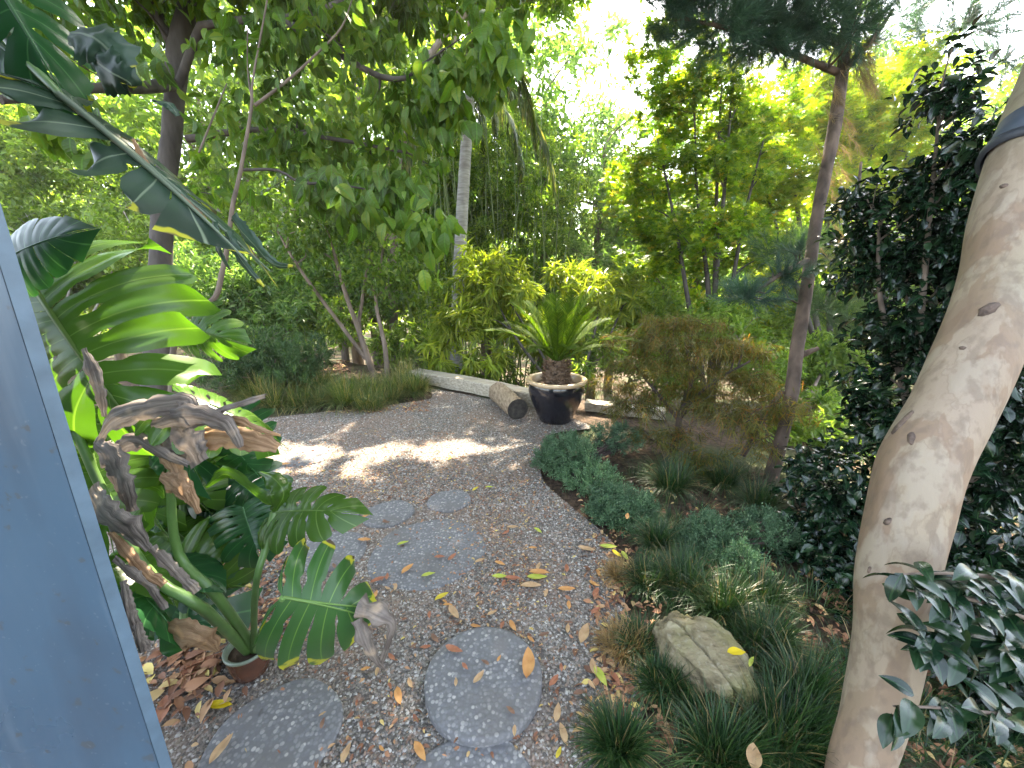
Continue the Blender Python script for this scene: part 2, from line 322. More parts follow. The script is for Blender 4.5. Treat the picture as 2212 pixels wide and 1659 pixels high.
def rock_mat():
    m = NT('mossy_rock'); n = m.tex('ShaderNodeTexNoise', 4, detail=8, stretch=(1, 1, 1)); w = m.tex('ShaderNodeTexNoise', 14, detail=8, stretch=(.5, 1.6, 1.6)); k = m.tex('ShaderNodeTexNoise', 60, detail=5)
    c = m.ramp(w.outputs[0], [(.3, (.06, .05, .03)), (.45, (.18, .15, .09)), (.55, (.21, .18, .11)), (.7, (.32, .28, .19))])
    c = m.mix(m.ramp(n.outputs[0], [(.48, (0,)*3), (.6, (.6,)*3)]), c, (.17, .17, .055)); c = m.mix(m.ramp(k.outputs[0], [(.58, (0,)*3), (.72, (.35,)*3)]), c, (.34, .32, .25))
    return m.done(m.pbr(c, .9, m.bump(w.outputs[0], 1.0, .045), .25))
M['rock'] = rock_mat()
def wood_mat(name, a, b, stretch):
    m = NT(name); n = m.tex('ShaderNodeTexNoise', 8, detail=8, stretch=stretch); c = m.ramp(n.outputs[0], [(.3, a), (.7, b)])
    return m.done(m.pbr(c, .8, m.bump(n.outputs[0], .5, .01), .3))
M['beam'] = wood_mat('weathered_timber', (.22, .19, .14), (.48, .43, .34), (.6, 6, 6)); M['log'] = wood_mat('log_bark', (.12, .085, .055), (.32, .25, .17), (5, 1, 5))
M['logend_shade'] = wood_mat('log_end_shaded', (.02, .018, .015), (.07, .06, .05), (3, 3, 3))  # near-black ends: the log's shadow side is put into the colour
M['glaze'] = simple('black_glaze', (.012, .012, .016), .12, .4, 7, .12, .7); M['rim'] = simple('tan_glazed_rim', (.42, .31, .19), .3, .3, 9, .1)
M['potsoil'] = simple('pot_soil', (.06, .04, .028), .95, .4, 40, .8, .2)
M['brownpot'] = simple('brown_glazed_pot', (.09, .04, .025), .25, .6, 9, .1, .6); M['potrim'] = simple('green_grey_rim', (.17, .20, .15), .35, .2, 12)
M['fibre'] = bark_mat('shaggy_fibre', (.07, .045, .03), (.24, .16, .10), 30, (1, 1, 2), 1)
M['stalk'] = simple('green_stalk', (.09, .17, .045), .4, .3, 8, .05); M['drystalk'] = simple('tan_stalk', (.33, .25, .15), .6, .3, 8, .2)
M['cane'] = simple('bamboo_cane', (.14, .19, .06), .4, .3, 4, .05)
def litter(name, a, b, c):
    return crisp(name, a, b, .2, 25) if c is None else crisp(name, a, b, c, 25)
M['lf_tan'] = litter('tan_fallen_leaf', (.36, .22, .11), (.52, .36, .20), .2); M['lf_orange'] = litter('orange_fallen_leaf', (.44, .20, .06), (.58, .32, .12), .2)
M['lf_rust'] = litter('russet_fallen_leaf', (.26, .09, .045), (.40, .18, .10), .2); M['lf_yellow'] = litter('yellow_fallen_leaf', (.52, .42, .04), (.66, .52, .06), .3)
M['lf_lime'] = litter('lime_fallen_leaf', (.34, .42, .05), (.5, .52, .10), .3); M['lf_brown'] = litter('brown_fallen_leaf', (.13, .07, .045), (.25, .14, .09), .15); M['lf_gold'] = litter('golden_fallen_leaf', (.95*.7, .5, .01), (.72, .55, .02), .3)
def litmix():
    m = NT('mixed_leaf_litter'); g = m.n('ShaderNodeNewGeometry')
    c = m.ramp(g.outputs['Random Per Island'], [(0, (.10, .05, .03)), (.3, (.20, .09, .05)), (.6, (.34, .17, .09)), (.85, (.42, .27, .14)), (1, (.5, .4, .12))])
    return m.done(m.pbr(c, .7, None, .3))
M['litmix'] = litmix()

# ------------------------------------------------------------------ leaves as merged geometry
def tmpl(kind):
    if kind == 'kite':   # folded leaf
        v = [(0, 0, 0), (.5, .45, .10), (0, 1, -.05), (-.5, .45, .10)]; f = [(0, 1, 2), (0, 2, 3)]
    elif kind == 'oval':  # curved leaf, tip drooping
        v = [(0, 0, 0), (.36, .22, .09), (.5, .5, .07), (.3, .78, -.02), (0, 1, -.22), (-.3, .78, -.02), (-.5, .5, .07), (-.36, .22, .09), (0, .25, .0), (0, .52, -.01), (0, .78, -.08)]
        f = [(0, 1, 8), (0, 8, 7), (1, 2, 9, 8), (8, 9, 6, 7), (2, 3, 10, 9), (9, 10, 5, 6), (3, 4, 10), (10, 4, 5)]
    elif kind == 'fine':
        ys = np.linspace(0, 1, 11); ww = .5*np.sin(pi*ys**.82)**.75*(1-.25*(ys > .8)*(ys-.8)*5*.5); qs = np.linspace(-1, 1, 5)
        v = [(q*w_, y, .14*abs(q)*w_*2*.5+.05*math.sin(pi*y)-.16*max(0, y-.55)**1.3*2) for y, w_ in zip(ys, ww) for q in qs]; f = [(i*5+j, i*5+j+1, i*5+j+6, i*5+j+5) for i in range(10) for j in range(4)]
    elif kind == 'star':
        v = [(0, .12, 0)]; f = []
        angs = [0, 42, 84, 125]; L = [1, .9, .66, .4]; seq = [(-angs[i], L[i]) for i in (3, 2, 1)]+[(0, 1)]+[(angs[i], L[i]) for i in (1, 2, 3)]
        pts = []
        for i, (a, l) in enumerate(seq):
            pts.append((l, a))
            if i < 6: pts.append((.27, (a+seq[i+1][0])/2))
        for l, a in pts: v.append((l*math.sin(math.radians(a))*.62/.62, .12+l*math.cos(math.radians(a))*.9, -.12*l*l))
        f = [(0, i, i+1) for i in range(1, len(v)-1)]
    elif kind == 'blade':
        v = [(-.5, 0, 0), (.5, 0, 0), (.42, .5, 0), (-.42, .5, 0), (0, 1, -.1)]; f = [(0, 1, 2, 3), (3, 2, 4)]
    elif kind == 'lance':
        v = [(0, 0, 0), (.5, .35, .06), (.32, .7, -.05), (0, 1, -.25), (-.32, .7, -.05), (-.5, .35, .06), (0, .5, -.03)]
        f = [(0, 1, 6), (1, 2, 6), (2, 3, 6), (3, 4, 6), (4, 5, 6), (5, 0, 6)]
    elif kind == 'needle':
        v = [(-.5, 0, 0), (.5, 0, 0), (0, 1, 0)]; f = [(0, 1, 2)]
    return np.array(v, float), f
def leaves(mb, pos, d, nrmv, length, width, kind='kite', mi=0, curl=None):
    V, Fc = tmpl(kind); N = len(pos); d = nrm(d); x = nrm(np.cross(d, nrmv)); z = np.cross(x, d)
    L = np.broadcast_to(length, (N,))[:, None, None]; W = np.broadcast_to(width, (N,))[:, None, None]
    zz = V[None, :, 2:3]*L
    if curl is not None: zz = zz+(-(V[None, :, 1:2]**2))*np.broadcast_to(curl, (N,))[:, None, None]*L
    co = pos[:, None]+V[None, :, 0:1]*W*x[:, None]+V[None, :, 1:2]*L*d[:, None]+zz*z[:, None]
    fl = np.concatenate([np.array(f) for f in Fc]); ft = np.array([len(f) for f in Fc]); k = len(V)
    loops = (fl[None]+(np.arange(N)*k)[:, None]); uv = V[fl][:, :2]
    mb.addarr(co, loops, np.tile(ft, N), np.tile(uv, (N, 1)), mi)
def rdir(n): return nrm(R.normal(size=(n, 3)))
def in_blobs(blobs, n, shell=.35):
    """n points spread through ellipsoids (centre, radii); denser toward the outside"""
    vol = np.array([b[1][0]*b[1][1]*b[1][2] for b in blobs]); cnt = R.choice(len(blobs), n, p=vol/vol.sum())
    u = rdir(n); r = R.random(n)**shell
    c = np.array([b[0] for b in blobs])[cnt]; rr = np.array([b[1] for b in blobs])[cnt]
    return c+u*r[:, None]*rr, u
def clumps(centers, out, per, spread, up=.25, droop=0., along=.6, jit=1.):
    """leaf sites round clump centres, strung along short twigs"""
    n = len(centers); tw = nrm(out+jit*.7*R.normal(size=(n, 3))+A(0, 0, up)); t = R.random((n, per))*1.
    pos = centers[:, None]+tw[:, None]*(t[..., None]-.4)*spread*2*along+R.normal(size=(n, per, 3))*spread*.32
    d = tw[:, None]*.6+R.normal(size=(n, per, 3))*.75+A(0, 0, -droop)
    return pos.reshape(-1, 3), d.reshape(-1, 3), tw
def blobp(spec):
    """(u, v, depth, ru px, rv px, rz m) -> world ellipsoids"""
    return [(P(u, v, z), A(PX(a, z), rz, PX(b, z))) for u, v, z, a, b, rz in spec]
def grow(mb, skel, targets, r0=.02, r1=.004, sag=.1, sides=5, n=5):
    """limbs and twigs from the trunk skeleton (points, radii) to targets, each starting on what has grown before it"""
    S = [np.array(p) for p, r in skel]; RR = [r for p, r in skel]
    T = sorted(targets, key=lambda q: min(np.linalg.norm(np.array(S[:len(skel)])-q, axis=1)))
    for q in T:
        Sa = np.array(S); dd = np.linalg.norm(Sa-q, axis=1)+np.maximum(0, Sa[:, 2]-q[2]+.15)*1.2; i = int(np.argmin(dd)); a = S[i]
        L = np.linalg.norm(q-a); ra = min(r0, RR[i]*.75)
        mid = (a+q)/2+A(*(R.normal(size=3)*.08*L))+A(0, 0, sag*L); path = smooth_path([a, mid, q], n)
        tube(mb, path, np.linspace(ra, max(r1, .001), len(path)), sides, raw=True, cap=False)
        for k in (1, len(path)//2, len(path)-2): S.append(path[k]); RR.append(ra*(1-k/len(path)))
def skel_of(path, r): return [(p, float(x)) for p, x in zip(path, np.interp(np.linspace(0, 1, len(path)), np.linspace(0, 1, len(r)), r))]

def make_tree(name, label, cat, base, trunks, blobs, mats, leaf=(.07, .035), kind='kite', nclump=400, per=20, spread=.16, droop=.3, up=.25, nb=50, limb=.03, bark='bark_mid', group=None, shell=.4, sides=9, horiz=0., second=None):
    t = thing(name, label, cat, base, group); bm = MB(); sk = []
    for pts, rad in trunks:
        p = tube(bm, pts, rad, sides, 16, lump=.05); sk += skel_of(p, rad)
    C, o = in_blobs(blobs, nclump, shell)
    if horiz: o = o*A(1, 1, 1-horiz)
    if nb: grow(bm, sk, C[R.choice(nclump, min(nb, nclump), replace=False)], limb)
    bm.build('trunk', M[bark], t)
    pos, d, tw = clumps(C, o, per, spread, up, droop)
    if horiz: d = d*A(1, 1, 1-horiz*.6)
    nn = nrm(A(0, 0, 1)+R.normal(size=pos.shape)*(.55-.3*horiz)); lm = MB()
    L = leaf[0]*(.65+.7*R.random(len(pos)))
    leaves(lm, pos, d, nn, L, L*leaf[1]/leaf[0], kind)
    lm.build('crown', M[mats], t); return t

# ================================================================== SETTING
sc = bpy.context.scene
cam = bpy.data.cameras.new('camera'); camo = bpy.data.objects.new('camera', cam); col.objects.link(camo)
cam.sensor_width = 36; cam.lens = 36*F/2212; cam.clip_start = .02; cam.clip_end = 3000
camo.location = (0, 0, CH); camo.rotation_euler = (pi/2-PITCH, 0, 0); sc.camera = camo
SUN_AZ, SUN_EL = math.radians(12), math.radians(50)   # azimuth from +Y toward +X
w = bpy.data.worlds.new("World"); sc.world = w; w.use_nodes = True; nt = w.node_tree
bg = nt.nodes['Background']; sky = nt.nodes.new('ShaderNodeTexSky'); sky.sky_type = 'NISHITA'; sky.sun_disc = False
sky.sun_elevation = SUN_EL; sky.sun_rotation = SUN_AZ; sky.air_density = 1.2; sky.dust_density = 2.5
hs = nt.nodes.new('ShaderNodeHueSaturation'); hs.inputs['Saturation'].default_value = .6; nt.links.new(sky.outputs[0], hs.inputs['Color']); nt.links.new(hs.outputs[0], bg.inputs[0]); bg.inputs[1].default_value = .15
sl = bpy.data.lights.new('sun', 'SUN'); sl.energy = 5; sl.angle = math.radians(.5); sl.color = (1, .87, .68)
so = bpy.data.objects.new('sun', sl); col.objects.link(so); so.rotation_euler = (pi/2-SUN_EL, 0, pi-SUN_AZ); so.location = (3, 12, 12)
sc.view_settings.view_transform = 'Standard'; sc.view_settings.look = 'None'; sc.view_settings.exposure = 3.15; sc.view_settings.gamma = 1
sc.cycles.max_bounces = 8; sc.cycles.diffuse_bounces = 4; sc.cycles.glossy_bounces = 2; sc.cycles.transmission_bounces = 4; sc.cycles.transparent_max_bounces = 4
sc.cycles.sample_clamp_indirect = 4; sc.cycles.caustics_reflective = False; sc.cycles.caustics_refractive = False

SD = A(math.sin(SUN_AZ)*math.cos(SUN_EL), math.cos(SUN_AZ)*math.cos(SUN_EL), math.sin(SUN_EL))
GAPS = [(P(375, 800, 1.0), .26), (P(320, 1060, 1.15), .16), (P(150, 560, 1.0), .10), (G(640, 925), .16), (G(760, 940), .12), (G(900, 940), .20), (G(1010, 950), .15), (G(1130, 935), .15), (G(1290, 945), .22), (G(1000, 832), .3), (G(900, 815), .3), (G(840, 860), .2)]
def sunny(C, O):
    """cut clumps out of the foliage so that the sun reaches chosen spots"""
    ok = np.ones(len(C), bool)
    for p, r in GAPS:
        v = C-p; t = v@SD; ok &= ~((np.linalg.norm(v-t[:, None]*SD, axis=1) < r+.12) & (t > .8))
    return C[ok], O[ok]
# ground: level terrace near the camera, falling away beyond the timber edging
def edge_y(x): return 5.05-.62*x+.0*x if x < 1.6 else 4.06-.1*(x-1.6)
def gz(x, y):
    x = np.asarray(x, float); y = np.asarray(y, float)
    e = np.where(x < -3, 6.9, np.where(x < 1.6, 5.05-.62*x, 4.06))+.25
    dd = np.maximum(0, y-e)
    z = -np.minimum(dd*.42, 2.2+dd*.05)*(dd > 0)
    return np.maximum(z, -5.5)
xs = np.concatenate([np.linspace(-400, -15, 14)[:-1], np.linspace(-15, 15, 61), np.linspace(15, 400, 14)[1:]])
ys = np.concatenate([np.linspace(-60, -3, 8)[:-1], np.linspace(-3, 22, 76), np.linspace(22, 900, 24)[1:]])
gx, gy = np.meshgrid(xs, ys); V = np.stack([gx, gy, gz(gx, gy)], -1)
V[..., 2] += np.where(np.abs(gx) < 20, vnoise(np.stack([gx*1.3, gy*1.3, gx*0], -1), 3)*.02, 0)-.02
nx, ny = len(xs), len(ys); i = np.arange(ny-1)[:, None]*nx; j = np.arange(nx-1)[None]
Q = np.stack([i+j, i+j+1, i+nx+j+1, i+nx+j], -1).reshape(-1, 4)
gb = MB(); gb.addarr(V, Q, np.full(len(Q), 4)); tag(gb.build('ground', M['soil']), kind='structure')
# gravel terrace sheet (outline in the picture's own ground points)
outl = [(1330, 1900), (1395, 1659), (1380, 1520), (1420, 1420), (1350, 1330), (1345, 1240), (1330, 1170), (1240, 1100), (1170, 1040), (1165, 975), (1190, 935), (1290, 925), (1200, 890), (1090, 868), (930, 838), (935, 862), (800, 880), (600, 900), (420, 925), (250, 950), (-300, 1020), (-900, 1300), (-900, 1900)]
_g = np.array([G(u, v, .0) for u, v in outl])[:, :2]; _d = np.concatenate([[0], np.cumsum(np.linalg.norm(np.diff(_g, axis=0), axis=1))]); _t = np.linspace(0, _d[-1], 260)
op = np.stack([np.interp(_t, _d, _g[:, 0]), np.interp(_t, _d, _g[:, 1])], -1)
for _ in range(4): op[1:-1] = (op[:-2]+2*op[1:-1]+op[2:])/4
near = np.array([(-3., -1.5), (1.0, -1.5)]); op = np.vstack([op, near])
def inside(px, py, poly):
    c = np.zeros(px.shape, bool); j = len(poly)-1
    for i in range(len(poly)):
        xi, yi = poly[i]; xj, yj = poly[j]
        if yi != yj: c ^= ((yi > py) != (yj > py)) & (px < (xj-xi)*(py-yi)/(yj-yi)+xi)
        j = i
    return c
bm_ = bpy.data.meshes.new('gravel_path')
import bmesh
b = bmesh.new(); vs = [b.verts.new((x, y, .0)) for x, y in op]; f = b.faces.new(vs); bmesh.ops.triangulate(b, faces=[f]); b.normal_update()
for f in b.faces:
    if f.normal.z < 0: f.normal_flip()
b.to_mesh(bm_); b.free(); bm_.materials.append(M['gravel']); o = bpy.data.objects.new('gravel_path', bm_); col.objects.link(o); tag(o, kind='structure')
# loose pebbles standing proud of the sheet
def stones_list():
    return [(1045, 1476, .215, .038, 0), (840, 1111, .150, .012, .3), (970, 1083, .140, .010, 1), (722, 1108, .165, .010, 2), (925, 1190, .30, .006, .7), (716, 1190, .18, .008, 1.7), (590, 1600, .20, .010, 0), (1010, 1745, .20, .008, .5), (545, 1020, .22, .006, 1), (660, 985, .2, .006, 2)]
SC = [(G(u, v), r, h, s) for u, v, r, h, s in stones_list()]
def pebbles(n, x0, x1, y0, y1, r0, r1, seed, name='pebbles'):
    rr = np.random.default_rng(seed)
    y = y0+(y1-y0)*rr.random(n)**1.5; x = x0+(x1-x0)*rr.random(n); ok = inside(x, y, op)
    for q_, (c, r, h, s) in enumerate(SC): ok &= (x-c[0])**2+(y-c[1])**2 > (r*(1.0 if q_ == 0 else .86+.18*rr.random(n)))**2
    x, y = x[ok], y[ok]; n = len(x)
    ph = rr.random(n)*2*pi; s = (r0+(r1-r0)*rr.random(n)**2)
    base = np.array([(-1, -.7, -.4), (1, -.8, -.4), (1.1, .7, -.4), (-.9, .8, -.4), (-.6, -.4, .55), (.6, -.5, .5), (.7, .4, .6), (-.6, .5, .5)])
    co = base[None]*(1+.35*(rr.random((n, 8, 3))-.5)); co[..., 0] *= (1+.5*rr.random(n))[:, None]; co = co*s[:, None, None]
    c_, s_ = np.cos(ph)[:, None], np.sin(ph)[:, None]
    X = co[..., 0]*c_-co[..., 1]*s_+x[:, None]; Y = co[..., 0]*s_+co[..., 1]*c_+y[:, None]; Z = co[..., 2]*.8+(s*.35)[:, None]
    fc = np.array([(4, 5, 6, 7), (0, 1, 5, 4), (1, 2, 6, 5), (2, 3, 7, 6), (3, 0, 4, 7)])
    return np.stack([X, Y, Z], -1), (fc[None]+(np.arange(n)*8)[:, None, None]), n
pb = MB()
for n, box_, r0, r1, sd in ((52000, (-1.6, 1.1, .35, 2.6), .0022, .0062, 1), (26000, (-3, 1.6, 2.3, 5.2), .004, .008, 2)):
    co, lp, n = pebbles(n, *box_, r0, r1, sd); pb.addarr(co, lp, np.full(n*5, 4))
tag(pb.build('pebbles', M['pebble']), kind='stuff', label='small grey and buff pebbles covering the gravel terrace', cat='gravel')

# ================================================================== STEPPING STONES
slabs = ['round exposed-aggregate stepping stone standing proud, nearest in the middle of the gravel', 'small pale round stepping stone left of the farthest one on the gravel', 'farthest small round stepping stone, half dusted with rust litter', 'dusty stepping stone beside the monstera leaf tips',
         'large sunken stepping stone between the small pair and the nearest round one', 'sunken stepping stone left of the large one, strewn with russet leaves', 'dark speckled stepping stone below the brown plant pot at the bottom left', 'stepping stone cut off by the bottom edge of the picture',
         'faint buried stepping stone behind the monstera foliage', 'buried grey stepping stone near the sunny strip of gravel']
for k, (c, r, h, s) in enumerate(SC):
    mb = MB(); n = 56; a = np.arange(n)*2*pi/n; wob = 1+(.0 if k == 0 else .05)*np.sin(a*2+s)+(.004 if k == 0 else .025)*np.sin(a*5+s*2)
    rings = [(1.0, -.03), (1.0, h-.007), (.985, h-.001), (.95, h), (.5, h+.001), (.02, h+.001)]; Vv = []
    for rr_, z in rings: Vv.append(np.stack([c[0]+r*rr_*wob*np.cos(a), c[1]+r*rr_*wob*np.sin(a), np.full(n, z)], -1))
    Vv = np.concatenate(Vv); i = np.arange(len(rings)-1)[:, None]*n; j = np.arange(n)[None]; kk = (j+1) % n
    Q = np.stack([i+j, i+kk, i+n+kk, i+n+j], -1).reshape(-1, 4); mb.addarr(Vv, Q, np.full(len(Q), 4)); mb.add(Vv[-n:], [list(range(n))])
    o = mb.build('stepping_stone', M['agg'], at=(c[0], c[1], 0)); tag(o, slabs[k], 'stepping stone', 'stepping stones set in the gravel')

# ================================================================== TIMBER EDGING, LOG, POT WITH SAGO
def beamobj(a, b_, wd, ht, label, sag=0):
    mb = MB(); a = np.array(a, float); b_ = np.array(b_, float); d = nrm(b_-a); s = A(-d[1], d[0], 0); n = 14; rg = []
    for t in np.linspace(0, 1, n):
        c = a+(b_-a)*t+s*sag*math.sin(pi*t)
        e = R.normal(size=(8, 3))*.0035; q = [(0, 0), (wd, 0), (wd, ht*.92), (wd*.93, ht), (wd*.07, ht), (0, ht*.92)]
        rg.append([c+s*x+A(0, 0, z)+e[i] for i, (x, z) in enumerate(q)])
    Vv = np.array(rg).reshape(-1, 3); m = 6
    fs = [[i*m+j, i*m+(j+1) % m, (i+1)*m+(j+1) % m, (i+1)*m+j] for i in range(n-1) for j in range(m)]+[list(range(m)), list(range((n-1)*m, n*m))[::-1]]
    mb.add(Vv, fs); o = mb.build('timber_beam', M['beam'], smooth=False, at=a)
    return tag(o, label, 'timber beam', 'timber beams edging the terrace')
b1a, b1b = G(885, 824), G(1090, 868); b1b = b1a+(b1b-b1a)*1.42
beamobj(b1a, b1b, .22, .155, 'long weathered squared timber running from the sedge bed to the black pot', .05)
beamobj(G(1262, 888), G(1350, 905)+A(.4, -.05, 0), .16, .10, 'short shaded timber emerging right of the black pot under the russet maple')
la, lb = A(.06, 3.98, .108), A(-.17, 4.62, .115)
lg = thing('log', 'short round log with sawn ends darkened by painted shade lying against the timber beam', 'log', (la+lb)/2*A(1, 1, 0)); mb = MB()
tube(mb, [la, (la+lb)/2+A(0, 0, .004), lb], [.112, .115, .12], 20, 10, lump=.05, cap=False); mb.build('log_body', M['log'], lg)
mb = MB(); d = nrm(la-lb); x = nrm(np.cross(d, A(0, 0, 1))); y = np.cross(x, d); a = np.arange(20)*2*pi/20
for s_, c in ((.006, la), (-.006, lb)):
    mb = MB(); mb.add(np.vstack([[c+d*s_*.3], c+d*s_*0+(np.cos(a)[:, None]*x+np.sin(a)[:, None]*y)*.114]), [(0, 1+i, 1+(i+1) % 20) for i in range(20)])
    mb.build('sawn_end', M['logend_shade'], lg)

pc = G(1203, 918)+A(0, .15, 0); pot = thing('plant_pot', 'large black glazed pot with tan rim holding the sago palm', 'plant pot', pc)
mb = MB(); lathe(mb, pc, [(0, 0), (.155, 0), (.17, .015), (.185, .05), (.225, .14), (.265, .24), (.287, .33), (.285, .395), (.28, .41)], 64); mb.build('pot_body', M['glaze'], pot)
mb = MB(); lathe(mb, pc, [(.279, .408), (.300, .415), (.312, .432), (.310, .448), (.296, .455), (.268, .452), (.255, .44), (.252, .36)], 64); mb.build('rim', M['rim'], pot)
mb = MB(); lathe(mb, pc, [(.0, .385), (.1, .39), (.2, .38), (.262, .372)], 32); mb.build('soil', M['potsoil'], pot)
sc_ = pc+A(0, 0, .37)
def sago(name, label, base, H, rad, nfr, flen):
    t = thing(name, label, 'sago palm', base); mb = MB()
    tube(mb, [base, base+A(0, 0, H*.5), base+A(.0, 0, H)], [rad*.95, rad, rad*.72], 18, 10, lump=.12)
    n = 500; a = R.random(n)*2*pi; z = R.random(n)*H; rr = rad*(.98-.15*(z/H))
    p = base+np.stack([rr*np.cos(a), rr*np.sin(a), z], -1); d = np.stack([np.cos(a), np.sin(a), R.random(n)*1.2-.1], -1)
    leaves(mb, p, d, A(0, 0, 1)+R.normal(size=(n, 3))*.4, .045+.03*R.random(n), .02, 'kite'); mb.build('trunk', M['fibre'], t)
    top = base+A(0, 0, H)
    for k in range(nfr):
        ph = k*2.39996; el = math.radians(33+45*((k+.5)/nfr)+R.normal()*6); L = flen*(.82+.3*R.random())
        h = A(math.cos(ph), math.sin(ph), 0); n = 44; s = np.linspace(0, 1, n); dr = (.16+.34*(1-el/1.5))*s**2.2
        path = top+h*.04+(h[None]*math.cos(el)*s[:, None]+A(0, 0, 1)[None]*(math.sin(el)*s-dr)[:, None])*L
        fm = MB(); tube(fm, path[::3], np.linspace(.007, .002, len(path[::3])), 5, raw=True)
        tn = nrm(np.gradient(path, axis=0)); sd = nrm(np.cross(tn, A(0, 0, 1)+h*.2)); up_ = np.cross(sd, tn)
        m_ = s > .16
        for sg in (-1, 1):
            pp = np.repeat(path[m_], 2, 0)+np.tile(A(0, 0, 0), (2*m_.sum(), 1)); tt = np.repeat(tn[m_], 2, 0); ss = np.repeat(sd[m_], 2, 0); uu = np.repeat(up_[m_], 2, 0); s2 = np.repeat(s[m_], 2)
            pp = pp+tt*(np.tile([0, .5], m_.sum())*L/n)[:, None]
            ll = .155*flen*np.sin(pi*np.clip((s2-.05)/.98, 0, 1))**.55+.012
            dd = ss*sg*.62+tt*.75+uu*.30+R.normal(size=pp.shape)*.05
            leaves(fm, pp, dd, uu+ss*sg*-.3, ll, .006, 'blade', curl=.15)
        fm.build('frond', M['sago'], t)
    return t
sago('sago_palm', 'sago palm with shaggy brown trunk and stiff green fronds growing in the black pot', sc_, .27, .115, 30, .84)

# ================================================================== PAINTED POST (left edge)
pe = A(-.53, .45, 0); mb = MB()
pst = thing('painted_post', 'blue-grey painted board post filling the left edge of the picture', 'post', (-.85, .55, 0))
mb.add([(-1.35, .54, 0), (-.664, .54, 0), (-.664, .54, 3.2), (-1.35, .54, 3.2), (-1.35, .66, 0), (-.80, .66, 0), (-.80, .66, 3.2), (-1.35, .66, 3.2)], [(0, 1, 2, 3), (5, 4, 7, 6), (4, 0, 3, 7), (3, 2, 6, 7), (1, 0, 4, 5)])
mb.build('board', M['paint'], pst, smooth=False)
mb = MB(); mb.add([(-.664, .541, 0), (-.6555, .555, 0), (-.68, .575, 0), (-.80, .661, 0), (-.664, .541, 3.2), (-.6555, .555, 3.2), (-.68, .575, 3.2), (-.80, .661, 3.2)], [(0, 1, 5, 4), (1, 2, 6, 5), (2, 3, 7, 6), (3, 0, 4, 7)]); mb.build('edge_strip', M['painttrim'], pst, smooth=False)

# ================================================================== SMOOTH BARKED TREE (right)
t = thing('smooth_barked_tree', 'smooth pale tan trunk with peeling bark leaning out of the right edge', 'tree', P(1850, 1900, 1.12)*A(1, 1, 0))
ctl = [(1800, 1950, 1.20, 160), (1842, 1700, 1.12, 126), (1884, 1560, 1.10, 134), (1920, 1400, 1.08, 150), (1935, 1250, 1.06, 166), (1962, 1120, 1.06, 174), (1992, 1000, 1.06, 178), (2054, 880, 1.06, 168), (2098, 780, 1.06, 168), (2137, 680, 1.07, 168), (2168, 580, 1.08, 168), (2185, 480, 1.09, 168), (2212, 380, 1.10, 168), (2245, 280, 1.12, 165), (2300, 140, 1.16, 160), (2380, -60, 1.25, 150), (2480, -320, 1.4, 140)]
pts = np.array([P(u, v, z) for u, v, z, _ in ctl]); rad = np.array([PX(wd, z)/2*(.82 if v > 700 else .79) for _, v, z, wd in ctl])
mb = MB(); path = smooth_path(pts, 150); rr = np.interp(np.linspace(0, 1, len(path)), np.linspace(0, 1, len(rad)), rad)
sides = 56; tan = nrm(np.gradient(path, axis=0)); x = nrm(np.cross(A(0, 0, 1), tan[0])); Vv = []; ang = np.arange(sides)*2*pi/sides
bumps = [(P(1893, 1000, 1.0), .035, .012), (P(1950, 900, 1.0), .03, .010), (P(2130, 670, 1.0), .04, .008), (P(2175, 400, 1.0), .025, .008)]
for i in range(len(path)):
    x = nrm(x-tan[i]*np.dot(x, tan[i])); y = np.cross(tan[i], x); dirs = np.cos(ang)[:, None]*x+np.sin(ang)[:, None]*y
    q = path[i]+dirs*rr[i]; w_ = 1+.10*vnoise(np.stack([np.cos(ang)*1.3, np.sin(ang)*1.3, np.full(sides, path[i][2]*3.2)], -1), 5)+.035*vnoise(np.stack([np.cos(ang)*3, np.sin(ang)*3, np.full(sides, path[i][2]*9)], -1), 8)
    q = path[i]+dirs*(rr[i]*w_)[:, None]
    for c, s_, h in bumps: q = q+dirs*(h*np.exp(-(np.linalg.norm(q-c, axis=1)/s_)**2))[:, None]
    Vv.append(q)
Vv = np.concatenate(Vv); m = len(path); i = np.arange(m-1)[:, None]*sides; j = np.arange(sides)[None]; k = (j+1) % sides
Q = np.stack([i+j, i+k, i+sides+k, i+sides+j], -1).reshape(-1, 4); mb.addarr(Vv, Q, np.full(len(Q), 4)); mb.build('trunk', M['smoothbark'], t)
